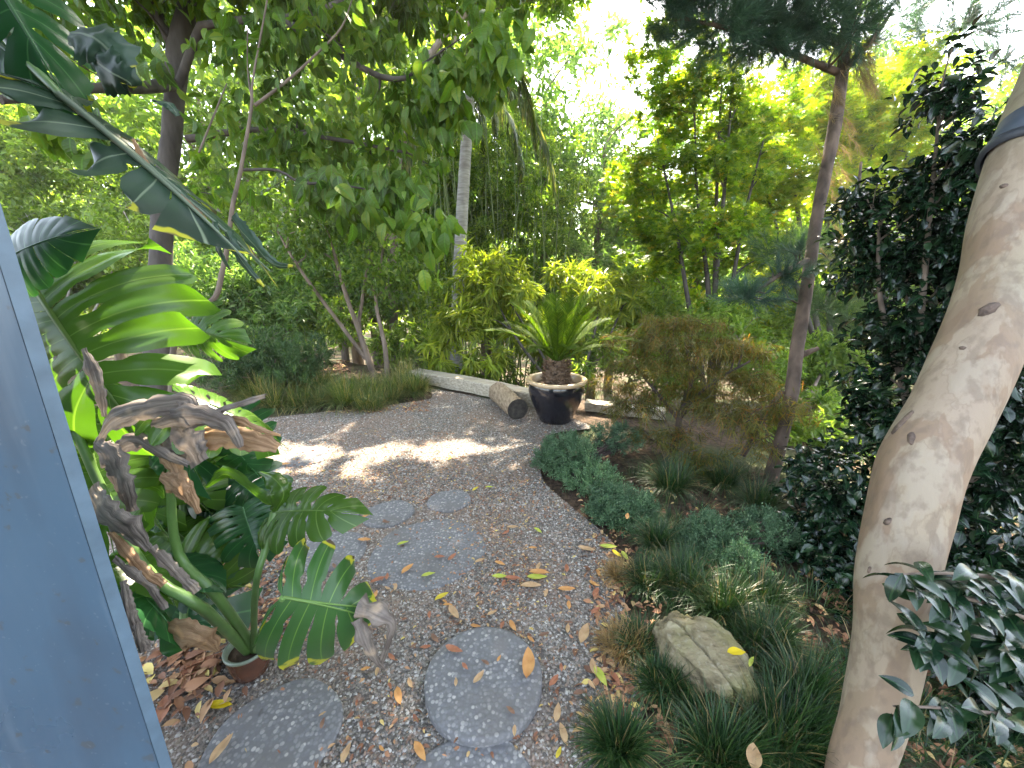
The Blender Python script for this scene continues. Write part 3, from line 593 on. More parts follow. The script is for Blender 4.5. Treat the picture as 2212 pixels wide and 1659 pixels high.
# knots and scars
for (u, v, sx, sz, rot) in ((1935, 905, 7, 30, .35), (1950, 935, 6, 14, -.3), (2125, 655, 10, 17, .6), (1860, 1225, 3, 7, .2), (2062, 745, 5, 4, 0), (2155, 395, 6, 5, 0), (1902, 1135, 5, 9, .5)):
    # find the bark surface seen there and lay a small sunken plug on it
    c0 = A(0, 0, CH); dr_ = nrm(P(u, v, 1)-c0); best = None
    dd = Vv-c0; tt = dd@dr_; pr = np.linalg.norm(dd-tt[:, None]*dr_, axis=1); cand = np.where(pr < .02)[0]
    if len(cand) == 0: cand = np.array([pr.argmin()])
    k0 = cand[tt[cand].argmin()]; c = Vv[k0]; i_ = k0//sides; nn = nrm(c-path[i_]); ax = tan[i_]; sx_, sz_ = PX(sx, 1), PX(sz, 1); xx = nrm(np.cross(ax, nn)); ax2 = nrm(ax*math.cos(rot)+xx*math.sin(rot)); xx = np.cross(ax2, nn)
    a = np.arange(12)*2*pi/12; ring = c+nn*.001+(np.cos(a)[:, None]*xx*sx_+np.sin(a)[:, None]*ax2*sz_)*(1+.3*R.random((12, 1))); mid = c+nn*.006
    mb = MB(); mb.add(np.vstack([[mid], ring, ring-nn*.006]), [(0, 1+i, 1+(i+1) % 12) for i in range(12)]+[(1+i, 13+i, 13+(i+1) % 12, 1+(i+1) % 12) for i in range(12)])
    mb.build('knot', M['knot'], t)
# limbs and unseen crown above the frame, widened to shade the foreground
mb = MB(); top = pts[-1]; sk = [(top, .08)]
limbs = [(top, top+A(-.3, .3, .8), top+A(-1.4, 1.2, 1.7)), (top, top+A(.5, .5, .9), top+A(1.2, 1.4, 1.9)), (top, top+A(.1, -.3, .9), top+A(-.4, -1.0, 2.0)), (top, top+A(-.6, .0, .7), top+A(-2.0, .2, 1.3))]
for l in limbs: p = tube(mb, l, [.075, .05, .02], 8, 10); sk += skel_of(p, [.075, .05, .02])
bl = [(top+A(-1.2, 1.1, 1.9), A(1.3, 1.1, .6)), (top+A(1.0, 1.3, 2.0), A(1.3, 1.1, .7)), (top+A(-.4, -1, 2.1), A(1.6, 1.1, .6)), (top+A(-2.2, .2, 1.5), A(1.0, 1.0, .5))]
bl += [(A(1.0, 3.2, 5.0), A(1.3, 1.2, .5)), (A(2.4, 2.6, 5.0), A(1.3, 1.3, .5)), (A(.6, 1.6, 4.7), A(1.4, 1.1, .5)), (A(2.0, 4.3, 5.4), A(1.5, 1.2, .5)), (A(.5, 4.6, 5.5), A(1.3, 1.2, .5)), (A(.5, 7.9, 6.6), A(1.0, .75, .3)), (A(2.2, 7.6, 6.5), A(1.3, .9, .4))]; bl += [(A(1.0, 3.9, 5.3), A(1.2, 1.0, .4))]; C, o_ = in_blobs(bl, 2100, .5); C, o_ = sunny(C, o_); grow(mb, sk, C[:90], .03); mb.build('limb', M['smoothbark'], t)
pos, d, tw = clumps(C, o_, 26, .2, .2, .2); lm = MB(); leaves(lm, pos, d, A(0, 0, 1)+R.normal(size=pos.shape)*.5, .11+.05*R.random(len(pos)), .065, 'kite'); lm.build('crown', M['mid'], t)
# dark strap round the trunk
mb = MB(); i0 = np.argmin(np.abs(path[:, 2]-P(2160, 310, 1.08)[2])); c0 = path[i0]; tn = nrm(tan[i0]+A(.25, 0, 0.15))
stp = thing('tree_strap', '', 'strap', c0)
tube(mb, [c0-tn*.026, c0-tn*.024, c0+tn*.02, c0+tn*.066, c0+tn*.068], np.array([1.0, 1.10, 1.07, 1.10, 1.0])*rr[i0], 44, raw=True, cap=False); mb.build('sleeve', M['strap2'], stp)
mb = MB(); tube(mb, [c0-tn*.052, c0-tn*.050, c0-tn*.028, c0-tn*.026], np.array([1.0, 1.14, 1.15, 1.0])*rr[i0], 44, raw=True, cap=False); mb.build('band', M['strap'], stp)
tag(bpy.data.objects['tree_strap'], 'wide slate-dark sleeve and band wrapped round the smooth trunk at the right edge', 'strap')

# ================================================================== NEAR FOLIAGE: SPLIT LEAVES
HE = np.array([(0, .07, -.05), (.1, .27, -.2), (.3, .47, -.12), (.5, .54, .14), (.7, .47, .44), (.85, .32, .72), (.95, .14, .92), (1, 0, 1.0)])
def split_leaf(mb, base, tip, side, W=1.0, n=7, bend=.6, fold=.25, droop=.35, cut=.45, holes=True, lob=.25, flip=False, sides=(-1, 1), gap=.5, jag=.06, swing=0.):
    base, tip, side = (np.asarray(q, float) for q in (base, tip, side)); L = np.linalg.norm(tip-base); Y = nrm(tip-base)
    X = side-base; X = nrm(X-Y*np.dot(X, Y)); Z = np.cross(X, Y)
    if Z[2] < 0: Z = -Z
    if flip: Z = -Z
    def world(q):
        x, y, z = q[..., 0]*W, q[..., 1], q[..., 2]; a = fold*np.tanh(np.abs(x)*30)
        xr = x*np.cos(a)+0; zr = z-np.abs(x)*np.sin(a)-droop*x*x
        th = bend*y; yb = y*np.sinc(th/pi) if abs(bend) > 1e-6 else y; zb = -(1-np.cos(th))/(bend if abs(bend) > 1e-6 else 1)
        yy = yb-zr*0; zz = zb+zr
        return base+L*(xr[..., None]*X+yy[..., None]*Y/np.sinc(bend/pi)+zz[..., None]*Z)
    S, K = 16, 7
    for sd in sides:
        tau = .02+.98*(np.linspace(0, 1, n+1)**.92); mk = np.where(tau < .2, 0, .0)+.80*np.clip((np.arange(n+1)-1)/n, 0, 1)**1.05
        E = np.stack([np.interp(tau, HE[:, 0], HE[:, 1]), np.interp(tau, HE[:, 0], HE[:, 2])], -1)
        s = np.linspace(0, 1, S)[:, None]
        def Bc(k):
            a = A(0, mk[k]); e = E[k]; c = (a+e)/2+A(.03, -.10*(1-k/n)-.01)
            return (1-s)**2*a+2*s*(1-s)*c+s*s*e
        for k in range(n):
            B0, B1 = Bc(k), Bc(k+1); last = k == n-1
            g = gap*(.8+.4*R.random()); s0 = cut*(.85+.3*R.random()); s1 = s[:, 0]
            kk = 1-g*np.clip((s1-s0)/(1-s0), 0, 1)**.8*(.55 if last else 1)
            kk = kk*np.sqrt(np.clip(1-((s1-.84)/.165)**2*(s1 > .84), .004, 1)) if not last else kk
            if holes: kk = kk-(.42*R.random())*np.exp(-((s1-.24)/.07)**2)
            q = np.linspace(-1, 1, K); mid = (B0+B1)/2; hw = (B1-B0)/2
            ext = 1+(R.random()-.6)*jag*2; lobe = mid[:, None]+hw[:, None]*q[None, :, None]*kk[:, None, None]
            lobe = A(0, mk[k])+(lobe-A(0, mk[k]))*(1+(ext-1)*s1[:, None, None])
            dz = .012*np.cos(q*pi/2)[None]*np.sin(pi*s1)[:, None]-.016*np.exp(-(q[None]/.16)**2)*np.sin(pi*s1*.95)[:, None]
            dz = dz-lob*(R.random()*.7+.1)*(s1**2.2)[:, None]*(1+.0*q[None])+swing*(R.random()-.5)*(s1**2)[:, None]*q[None]
            dz = dz+.010*vnoise(np.stack([lobe[..., 0]*9, lobe[..., 1]*9, lobe[..., 0]*0+k], -1), 2)
            pts = np.concatenate([lobe, dz[..., None]], -1); pts[..., 0] *= sd
            V = world(pts).reshape(-1, 3)
            i = np.arange(S-1)[:, None]*K; j = np.arange(K-1)[None]; Q = np.stack([i+j, i+j+1, i+K+j+1, i+K+j], -1).reshape(-1, 4)
            if sd < 0: Q = Q[:, ::-1]
            uv = np.stack([np.tile(q, S), np.repeat(s1, K)], -1); mb.addarr(V, Q, np.full(len(Q), 4), uv[Q.ravel()])
    yy = np.linspace(0, .97, 14); mid = world(np.stack([yy*0, yy, yy*0-.004], -1)); n0 = len(mb.uv)
    tube(mb, mid, np.linspace(.0075, .0015, 14)*L/.5, 6, raw=True)
    for q in range(n0, len(mb.uv)): mb.uv[q] = mb.uv[q]*0
    return mid
def ribbon(mb, pts, widths, roll=1.0, tw=0., n=30, rag=.10, K=13):
    p = smooth_path(pts, n); m = len(p); w_ = np.interp(np.linspace(0, 1, m), np.linspace(0, 1, len(widths)), widths); tn = nrm(np.gradient(p, axis=0))
    ref = nrm(A(0, -1, .5)+R.normal(size=3)*.3); x = nrm(np.cross(ref, tn[0])); V = []; q = np.linspace(-1, 1, K)
    for i in range(m):
        x = nrm(x-tn[i]*np.dot(x, tn[i])); a = tw*i/m; y = np.cross(tn[i], x); xx = x*math.cos(a)+y*math.sin(a); yy = np.cross(tn[i], xx)
        ww = w_[i]/2*(1+rag*(R.random()-.5)*2); ro = roll*(1+.3*math.sin(i*.7)); an = q*ro
        rx = ww*np.sin(an)/max(ro, .2) if ro > .05 else q*ww; rz = ww*(np.cos(an)-1)/max(ro, .2)
        rz = rz+ww*.24*vnoise(np.stack([q*2.6+w_[0]*900, np.full(K, i*.22), q*0], -1), 6)+ww*.035*np.sin(q*9+i*.1)*(ro > .3)*(w_.max() > .0); rx = rx*(1+.5*vnoise(np.stack([q*0+np.sign(q), np.full(K, i*.5), q*0], -1), 9)); V.append(p[i]+rx[:, None]*xx+rz[:, None]*yy)
    V = np.array(V).reshape(-1, 3); i = np.arange(m-1)[:, None]*K; j = np.arange(K-1)[None]; Q = np.stack([i+j, i+j+1, i+K+j+1, i+K+j], -1).reshape(-1, 4)
    uv = np.stack([np.tile(q, m), np.repeat(np.linspace(0, 1, m), K)], -1); mb.addarr(V, Q, np.full(len(Q), 4), uv[Q.ravel()])

# potted split-leaf plant
ppos = G(527, 1478); ppos = ppos+A(0, .05, 0); Rp = .07
bp = thing('plant_pot', 'small brown glazed pot with green-grey rim holding the split-leaf plant', 'plant pot', ppos)
mb = MB(); lathe(mb, ppos, [(0, 0), (.045, 0), (.058, .012), (.068, .06), (.072, .11)], 40); mb.build('pot_body', M['brownpot'], bp)
mb = MB(); lathe(mb, ppos, [(.0715, .108), (.077, .113), (.0775, .121), (.071, .124), (.064, .118), (.063, .09)], 40); mb.build('rim', M['potrim'], bp)
mb = MB(); lathe(mb, ppos, [(0, .10), (.03, .103), (.065, .097)], 24); mb.build('soil', M['potsoil'], bp)
mp = thing('split_leaf_plant', 'big split-leaf plant in the small brown pot, green leaves mixed with shrivelled grey ones', 'plant', ppos+A(0, 0, .1))
def part(name, mat, fn, *a, **k):
    mb = MB(); fn(mb, *a, **k); return mb.build(name, M[mat], mp)
pt = ppos+A(0, 0, .11)
def stalk(pts, r): part('stalk', 'stalk', tube, pts, r, 10, 18)
zA = .98
leafA = (P(62, 600, zA), P(285, 985, .92), P(330, 640, zA+.02))
part('leaf', 'monstera', split_leaf, *leafA, W=1.0, n=8, bend=.35, fold=.2, droop=.35, cut=.42, gap=.34, lob=.22, jag=.05, swing=.25)
part('leaf', 'monstera', split_leaf, P(395, 853, .93), P(640, 925, 1.04), P(440, 735, 1.14), W=1.0, n=7, bend=.55, fold=.12, droop=.35, cut=.62, gap=.3, lob=.25)
part('leaf', 'monstera', split_leaf, P(365, 690, 1.42), P(500, 740, 1.34), P(400, 820, 1.38), W=.75, n=8, bend=.5, fold=.2, droop=.5, cut=.5, gap=.4, lob=.3)
part('leaf', 'monstera', split_leaf, P(593, 1107, 1.22), P(772, 1085, 1.16), P(620, 1000, 1.36), W=.72, n=6, bend=.6, fold=.10, droop=.3, cut=.6, gap=.35, lob=.12, sides=(1, -1))
part('leaf', 'monstera', ribbon, [P(444, 1054, 1.17), P(487, 1024, 1.14), P(530, 1050, 1.13), P(570, 1083, 1.14), P(600, 1095, 1.17)], [.012, .05, .05, .07, .03], .9, .2)
part('leaf', 'monstera', ribbon, [P(560, 1020, 1.17), P(592, 1035, 1.14), P(612, 1065, 1.13), P(596, 1105, 1.17)], [.012, .06, .07, .02], .8, -.4)
part('leaf', 'monstera_dark', split_leaf, P(524, 1095, 1.33), P(560, 1225, 1.27), P(680, 1120, 1.36), W=1.5, n=6, bend=.5, fold=.2, droop=.4, cut=.45, gap=.45, lob=.3)
part('leaf', 'monstera_dark', split_leaf, P(480, 1010, 1.45), P(600, 1120, 1.4), P(560, 960, 1.5), W=1.0, n=6, bend=.4, fold=.3, droop=.4, cut=.4, gap=.5, lob=.3)
part('leaf', 'monstera_worn', split_leaf, P(612, 1290, 1.02), P(838, 1330, 1.08), P(655, 1500, .98), W=1.75, n=5, bend=.7, fold=.20, droop=.75, cut=.28, gap=.38, lob=.45, sides=(1,), swing=.3)
part('leaf', 'monstera_worn', split_leaf, P(612, 1290, 1.02), P(838, 1330, 1.08), P(655, 1130, 1.14), W=1.35, n=5, bend=.7, fold=.0, droop=.1, cut=.28, gap=.5, lob=.35, sides=(1,), swing=.5)
part('dead_leaf', 'dead', ribbon, [P(770, 1310, 1.06), P(820, 1330, 1.05), P(850, 1350, 1.06), P(838, 1400, 1.08), P(822, 1440, 1.12)], [.10, .08, .04, .03, .02], 1.6, .6)
part('dead_leaf', 'dead', ribbon, [P(770, 1340, 1.06), P(790, 1390, 1.06), P(812, 1430, 1.09), P(830, 1448, 1.14)], [.06, .05, .03, .012], 1.4, .3)
part('leaf', 'monstera_dark', split_leaf, P(385, 1208, 1.24), P(494, 1262, 1.2), P(430, 1190, 1.3), W=.9, n=4, bend=.3, fold=.1, droop=.2, cut=.95, gap=.02, holes=False, lob=.02)
part('leaf', 'monstera', split_leaf, P(300, 1195, 1.15), P(395, 1292, 1.1), P(350, 1190, 1.2), W=.8, n=4, bend=.3, fold=.1, droop=.2, cut=.95, gap=.02, holes=False, lob=.02)
part('leaf', 'monstera_dark', split_leaf, P(280, 1260, 1.1), P(425, 1375, 1.12), P(330, 1250, 1.2), W=.7, n=5, bend=.3, fold=.1, droop=.2, cut=.9, gap=.05, holes=False, lob=.05)
part('leaf', 'monstera', split_leaf, P(370, 1140, 1.35), P(445, 1195, 1.3), P(400, 1110, 1.4), W=1, n=4, bend=.3, fold=.1, droop=.2, cut=.9, gap=.1, holes=False, lob=.1)
for (a_, b_, c_) in (((300, 1000, 1.2), (325, 1150, 1.12), (400, 1040, 1.3)), ((230, 890, 1.3), (330, 1060, 1.25), (380, 930, 1.35)), ((150, 830, 1.25), (240, 1030, 1.15), (290, 900, 1.3)), ((430, 960, 1.5), (500, 1030, 1.45), (490, 940, 1.55)), ((200, 980, 1.1), (250, 1200, 1.05), (330, 1060, 1.15))):
    part('leaf', 'monstera', split_leaf, P(*a_), P(*b_), P(*c_), W=1.0, n=6, bend=.5, fold=.2, droop=.3, cut=.5, gap=.4, lob=.25)
for k in range(16):
    u, v = 215+150*R.random()+(k % 4)*45, 930+400*R.random()-(k % 4)*25; z = 1.25+.35*R.random(); a = P(u, v, z); dn = A(R.normal()*.12+.10, R.normal()*.08, -.14-.1*R.random())
    part('leaf', 'monstera_dark' if k % 3 else 'monstera', split_leaf, a, a+dn, a+A(.12, .06, .12+.05*R.normal()), W=.9+.3*R.random(), n=6, bend=.6, fold=.2, droop=.5, cut=.45, gap=.4, lob=.4, swing=.4, jag=.1)
stalk([pt+A(.0, 0, -.02), P(440, 1315, 1.14), P(335, 1250, 1.1), P(250, 1120, 1.05), P(110, 800, 1.0), P(62, 600, zA)], [.016, .015, .013, .011, .009, .007])
stalk([pt+A(.02, .01, -.02), P(470, 1290, 1.22), P(385, 1195, 1.2), P(370, 1020, 1.1), P(395, 853, .93)], [.016, .015, .013, .010, .007])
stalk([pt+A(.02, 0, -.02), P(552, 1270, 1.2), P(575, 1180, 1.2), P(593, 1107, 1.22)], [.011, .0095, .011, .013])
stalk([pt+A(.03, 0, -.01), P(575, 1370, 1.13), P(600, 1320, 1.05), P(612, 1290, 1.02)], [.012, .011, .009, .008])
stalk([P(395, 1380, 1.35), P(400, 1200, 1.4), P(392, 1040, 1.45)], [.012, .012, .012])
ribs = [([(178, 753, .86), (196, 800, .85), (212, 850, .85), (222, 900, .86)], [.012, .030, .028, .012], 1.0, .4, 'dead'),
 ([(205, 960, .88), (240, 905, .85), (310, 880, .84), (395, 868, .85), (400, 880, .85)], [.03, .045, .05, .045, .03], .9, .2, 'dead'),
 ([(390, 905, .86), (450, 890, .86), (510, 870, .86), (572, 852, .86)], [.03, .026, .022, .018], 2.2, .1, 'dead'),
 ([(327, 920, .86), (390, 900, .84), (450, 905, .84), (490, 925, .84), (515, 968, .85)], [.03, .045, .05, .04, .02], 1.1, .4, 'dead'),
 ([(470, 905, .86), (520, 915, .86), (570, 935, .86), (606, 943, .87)], [.02, .03, .022, .01], 1.2, .3, 'deadwarm'),
 ([(410, 945, .90), (470, 938, .9), (540, 948, .9), (600, 968, .9)], [.04, .055, .05, .02], .8, .2, 'deadwarm'),
 ([(325, 925, .88), (370, 945, .87), (400, 965, .87), (425, 1005, .87)], [.05, .09, .09, .05], .6, .3, 'dead'),
 ([(235, 985, .85), (290, 955, .86), (350, 985, .86), (405, 1008, .87)], [.03, .04, .035, .02], 1.4, .5, 'dead'),
 ([(205, 960, .86), (235, 990, .84), (255, 1040, .84), (280, 1106, .85)], [.03, .055, .055, .03], .8, .3, 'dead'),
 ([(333, 946, .88), (370, 1000, .88), (395, 1050, .88), (428, 1110, .9)], [.02, .03, .035, .012], 1.2, .5, 'deadwarm'),
 ([(345, 1030, .88), (380, 1050, .87), (405, 1085, .88)], [.02, .055, .012], .5, .2, 'deadwarm'),
 ([(190, 1060, .84), (220, 1110, .82), (270, 1145, .82), (318, 1190, .83)], [.04, .065, .06, .02], .9, .2, 'dead'),
 ([(323, 1186, .88), (360, 1220, .88), (395, 1255, .89), (422, 1282, .9)], [.028, .03, .03, .028], 1.9, .2, 'dead'),
 ([(235, 1150, .83), (275, 1200, .83), (310, 1240, .84), (350, 1268, .85)], [.018, .024, .03, .025], 1.6, .2, 'deadwarm'),
 ([(243, 1213, .82), (280, 1245, .81), (320, 1275, .82), (350, 1318, .83)], [.025, .035, .03, .03], 1.5, .3, 'dead'),
 ([(262, 1256, .80), (272, 1310, .79), (282, 1366, .8)], [.016, .028, .03], 1.6, .2, 'dead'),
 ([(290, 1333, .80), (298, 1370, .8), (307, 1410, .81)], [.012, .022, .028], 1.5, .2, 'dead'),
 ([(345, 1363, 1.1), (400, 1375, 1.08), (440, 1385, 1.1), (470, 1408, 1.14)], [.05, .08, .07, .01], .7, .2, 'deadwarm')]
for pl, wd, ro, tw_, mt in ribs: part('dead_leaf', mt, ribbon, [P(*q) for q in pl], [x*1.1 for x in wd], ro*.7, tw_)

# hanging torn leaf, top left
hl = thing('hanging_split_leaf', 'huge torn grey-green split leaf drooping in from the top left corner', 'leaf', P(20, 20, .8)); _mp = mp; mp = hl
part('leaf', 'monstera_grey', split_leaf, P(130, 205, .74), P(590, 560, .80), P(420, 180, .86), W=.36, n=6, bend=.25, fold=.7, droop=.6, cut=.62, gap=.35, lob=.14, jag=.1, swing=.2, sides=(1,))
part('leaf', 'monstera_grey', split_leaf, P(130, 205, .74), P(600, 575, .80), P(40, 420, .80), W=.28, n=6, bend=.3, fold=.6, droop=.8, cut=.62, gap=.4, lob=.16, jag=.1, swing=.3, sides=(1,))
part('leaf', 'monstera_dark', split_leaf, P(-60, -120, .72), P(150, 215, .74), P(120, -60, .78), W=.75, n=5, bend=.2, fold=.4, droop=.4, cut=.35, gap=.4, lob=.15)
part('leaf', 'monstera_dark', split_leaf, P(-90, 20, .8), P(170, 235, .78), P(60, -20, .85), W=.5, n=5, bend=.3, fold=.3, droop=.3, cut=.3, gap=.4, lob=.1)
for pl, wd in (([(150, 70, .74), (190, 75, .72), (235, 110, .72), (250, 160, .73)], [.05, .09, .09, .03]), ([(190, 120, .73), (230, 150, .72), (275, 175, .72), (287, 190, .73)], [.05, .08, .05, .01]), ([(330, 215, .76), (365, 225, .76), (385, 250, .77)], [.01, .025, .01])):
    part('leaf', 'monstera_grey', ribbon, [P(*q) for q in pl], wd, .6, .3)
for pl, wd in (([(285, 300, .77), (310, 350, .77), (350, 395, .78)], [.008, .018, .004]), ([(390, 420, .78), (420, 450, .79), (450, 480, .8)], [.006, .018, .004]), ([(500, 470, .8), (540, 520, .8), (590, 570, .81), (636, 576, .82)], [.03, .035, .022, .006]), ([(490, 500, .8), (520, 560, .81), (570, 620, .82)], [.02, .022, .006]), ([(460, 480, .8), (470, 540, .8), (500, 590, .81)], [.02, .02, .005])):
    part('lobe_edge', 'deadwarm' if wd[0] < .01 else 'monstera_grey', ribbon, [P(*q) for q in pl], wd, .9, .3)
part('stalk', 'stalk', tube, [P(-200, -260, .8), P(0, 60, .76), P(130, 205, .74)], [.012, .010, .007], 8, 12); mp = _mp
mpb = thing('dark_leaf_plant', 'dark flat leaf poking past the painted post above the big monstera leaf', 'plant', P(-40, 620, .9)); mp = mpb
part('leaf', 'monstera_dark', split_leaf, P(20, 555, .86), P(160, 470, .84), P(90, 610, .84), W=1.0, n=5, bend=.5, fold=.15, droop=.3, cut=.95, gap=.02, holes=False, lob=.02)
part('stalk', 'stalk', tube, [P(-60, 800, .95), P(-30, 650, .9), P(20, 555, .86)], [.008, .008, .006], 8, 10); mp = _mp

# ================================================================== TREES AND SHRUBS
# dogwood-like tree, left
bd = G(330, 1003)
t = thing('broadleaf_tree', 'dark-trunked broadleaf tree at left whose drooping leaves fill the upper left', 'tree', bd)
mb = MB(); sk = []
def limb(pl, rad, sides=9, n=18):
    p = tube(mb, [P(*q) for q in pl], rad, sides, n, lump=.05); sk.extend(skel_of(p, rad)); return p
limb([(326, 1003, 3.2), (342, 700, 3.2), (348, 560, 3.2), (352, 430, 3.2), (370, 300, 3.2), (378, 200, 3.2), (386, 110, 3.2), (405, 10, 3.2), (430, -150, 3.3)], [.10, .082, .074, .070, .068, .068, .080, .062, .05], 16, 40)
limb([(385, 120, 3.2), (345, 40, 3.15), (315, -60, 3.1), (250, -250, 3.0)], [.045, .036, .032, .025])
limb([(380, 200, 3.2), (425, 75, 3.05), (447, 54, 3.0), (533, 43, 2.85), (600, 32, 2.75), (650, 70, 2.7), (737, 120, 2.6), (820, 165, 2.5), (880, 168, 2.45), (910, 140, 2.4)], [.034, .03, .027, .025, .024, .022, .02, .017, .013, .008])
limb([(620, 40, 2.74), (700, 20, 2.6), (850, -30, 2.4), (1050, -20, 2.2)], [.025, .022, .018, .012])
limb([(378, 180, 3.2), (300, 190, 2.7), (200, 190, 2.3), (120, 205, 2.1), (0, 215, 1.9)], [.05, .035, .026, .022, .02])
limb([(520, 367, 1.95), (600, 368, 2.0), (650, 395, 2.05), (717, 397, 2.1), (830, 420, 2.15), (930, 480, 2.0)], [.008, .007, .007, .006, .005, .003], 6)
limb([(405, 300, 3.2), (560, 280, 3.1), (720, 300, 3.0), (880, 330, 2.9)], [.03, .02, .015, .01], 6)
bl = blobp([(900, 90, 2.4, 200, 80, .5), (1060, 60, 2.2, 80, 85, .35), (700, 50, 2.5, 180, 75, .5), (870, 215, 2.6, 130, 70, .4), (1020, 190, 2.3, 60, 70, .2), (560, 110, 2.7, 120, 90, .4), (600, 260, 3.0, 130, 60, .4), (760, 330, 3.1, 180, 70, .5), (860, 380, 2.4, 110, 50, .3), (780, 450, 2.1, 110, 35, .25), (925, 500, 1.95, 50, 80, .15), (620, 400, 2.3, 110, 35, .25), (500, 330, 2.6, 60, 60, .3), (120, 60, 2.5, 130, 60, .4), (250, 100, 2.4, 70, 50, .3), (300, -80, 3.0, 400, 120, .9), (800, -100, 2.8, 400, 110, .9), (440, 420, 2.7, 60, 50, .3)])
C, o_ = in_blobs(bl, 900, .55); hi = [(A(-2.6, 3.6, 5.0), A(1.5, 1.5, .6)), (A(-.9, 5.2, 5.3), A(1.4, 1.6, .6)), (A(-.6, 3.2, 4.8), A(1.3, 1.3, .5)), (A(-2.4, 1.4, 4.6), A(1.5, 1.2, .5)), (A(-2.9, 5.6, 5.4), A(1.3, 1.2, .6)), (A(.2, 6.4, 5.6), A(1.1, .8, .5)), (A(-1.4, 7.5, 6.3), A(1.4, .8, .35))]  # hi: unseen upper crown, added above the frame to shade the gravel
limb([(430, -150, 3.3), (560, -420, 4.0), (760, -560, 5.0)], [.07, .05, .03]); limb([(315, -60, 3.1), (200, -420, 3.6), (100, -900, 4.4)], [.045, .04, .02])
hi += [(A(.9, 6.2, 5.9), A(1.0, 1.0, .35)), (A(-.2, 5.0, 5.2), A(1.1, 1.1, .4))]; Ch, oh = in_blobs(hi, 1500, .6); Ch, oh = sunny(Ch, oh); C, o_ = sunny(C, o_); grow(mb, sk, C[:170], .014, .002, .05, 5); grow(mb, sk, Ch[:60], .04, .004); mb.build('trunk', M['bark_dark'], t)
pos, d, tw = clumps(Ch, oh, 18, .17, .0, .6); lm = MB(); L = .15*(.7+.6*R.random(len(pos))); leaves(lm, pos, d, A(0, 0, 1)+R.normal(size=pos.shape)*.5, L, L*.55, 'kite')
pos, d, tw = clumps(C, o_, 9, .10, .0, 1.5); L = .09*(.7+.6*R.random(len(pos)))
leaves(lm, pos, d, nrm(A(0, -.3, .6)+R.normal(size=pos.shape)*.7), L, L*.56, 'oval', curl=R.random(len(pos))*.3); 
Cn, on = in_blobs(blobp([(920, 500, 1.95, 55, 85, .15), (800, 455, 2.0, 90, 45, .2), (700, 400, 2.1, 90, 30, .2), (850, 400, 2.1, 70, 40, .2), (150, 285, 1.85, 100, 38, .12), (300, 130, 2.0, 50, 30, .1), (960, 210, 2.1, 90, 70, .2), (1080, 110, 2.0, 60, 80, .2)]), 120, .7)
pos, d, tw = clumps(Cn, on, 5, .06, -.2, 2.0); L = .10*(.7+.5*R.random(len(pos))); leaves(lm, pos, d, nrm(A(0, -.7, .4)+R.normal(size=pos.shape)*.5), L, L*.56, 'fine', curl=R.random(len(pos))*.3)
# hand-placed hanging leaves in the gap under the bare bough
sp = [(60, 275), (85, 285), (130, 275), (148, 315), (180, 270), (205, 250), (212, 320), (235, 295), (265, 310), (190, 215), (45, 245), (300, 115), (345, 115), (320, 150), (290, 150), (800, 480), (795, 430), (830, 500), (870, 470), (905, 520), (925, 560), (950, 600), (760, 500), (735, 440), (905, 600), (960, 520), (1090, 170), (1110, 60), (1140, 40), (1150, 80)]
ps = np.array([P(u+R.normal()*4, v-18, 1.8+.15*R.random()) for u, v in sp]); dd = np.tile(A(.05, -.1, -1), (len(sp), 1))+R.normal(size=(len(sp), 3))*.25
leaves(lm, ps, dd, A(0, -1, .2)+R.normal(size=ps.shape)*.5, .098, .058, 'fine', curl=.2); lm.build('crown', M['dogwood'], t)

# slender sapling
t = thing('slender_sapling', 'thin grey-brown curved sapling stem rising through the broadleaf tree foliage', 'sapling', G(380, 1240)); mb = MB(); sk = []
limb([(375, 1240, 1.95), (368, 900, 1.95), (385, 680, 1.92), (433, 660, 1.9), (466, 640, 1.9), (480, 586, 1.9), (490, 540, 1.9), (503, 443, 1.9), (520, 367, 1.92), (543, 233, 1.95), (547, 167, 1.97), (580, -20, 2.0), (600, -200, 2.1)], [.014, .013, .013, .013, .012, .012, .011, .010, .009, .007, .005, .004, .003], 8, 60)
limb([(550, 228, 1.95), (617, 177, 2.0), (680, 120, 2.05), (737, 60, 2.1), (760, 0, 2.15)], [.008, .007, .006, .005, .003], 6)
limb([(430, 330, 2.2), (470, 230, 2.25), (490, 180, 2.3)], [.006, .005, .003], 5); limb([(535, 60, 1.98), (535, 150, 1.98), (545, 228, 1.96)], [.003, .003, .005], 5)
mb.build('trunk', M['twig'], t); C = np.array([P(u, v, z) for u, v, z in ((760, 20, 2.1), (600, 60, 2), (560, 120, 2), (480, 250, 2.2), (700, 120, 2.1), (640, 180, 2.0))])
pos, d, tw = clumps(C, rdir(len(C)), 7, .08, 0, 1.5); lm = MB(); leaves(lm, pos, d, R.normal(size=pos.shape)+A(0, -.5, .5), .075, .04, 'oval'); lm.build('crown', M['dogwood'], t)

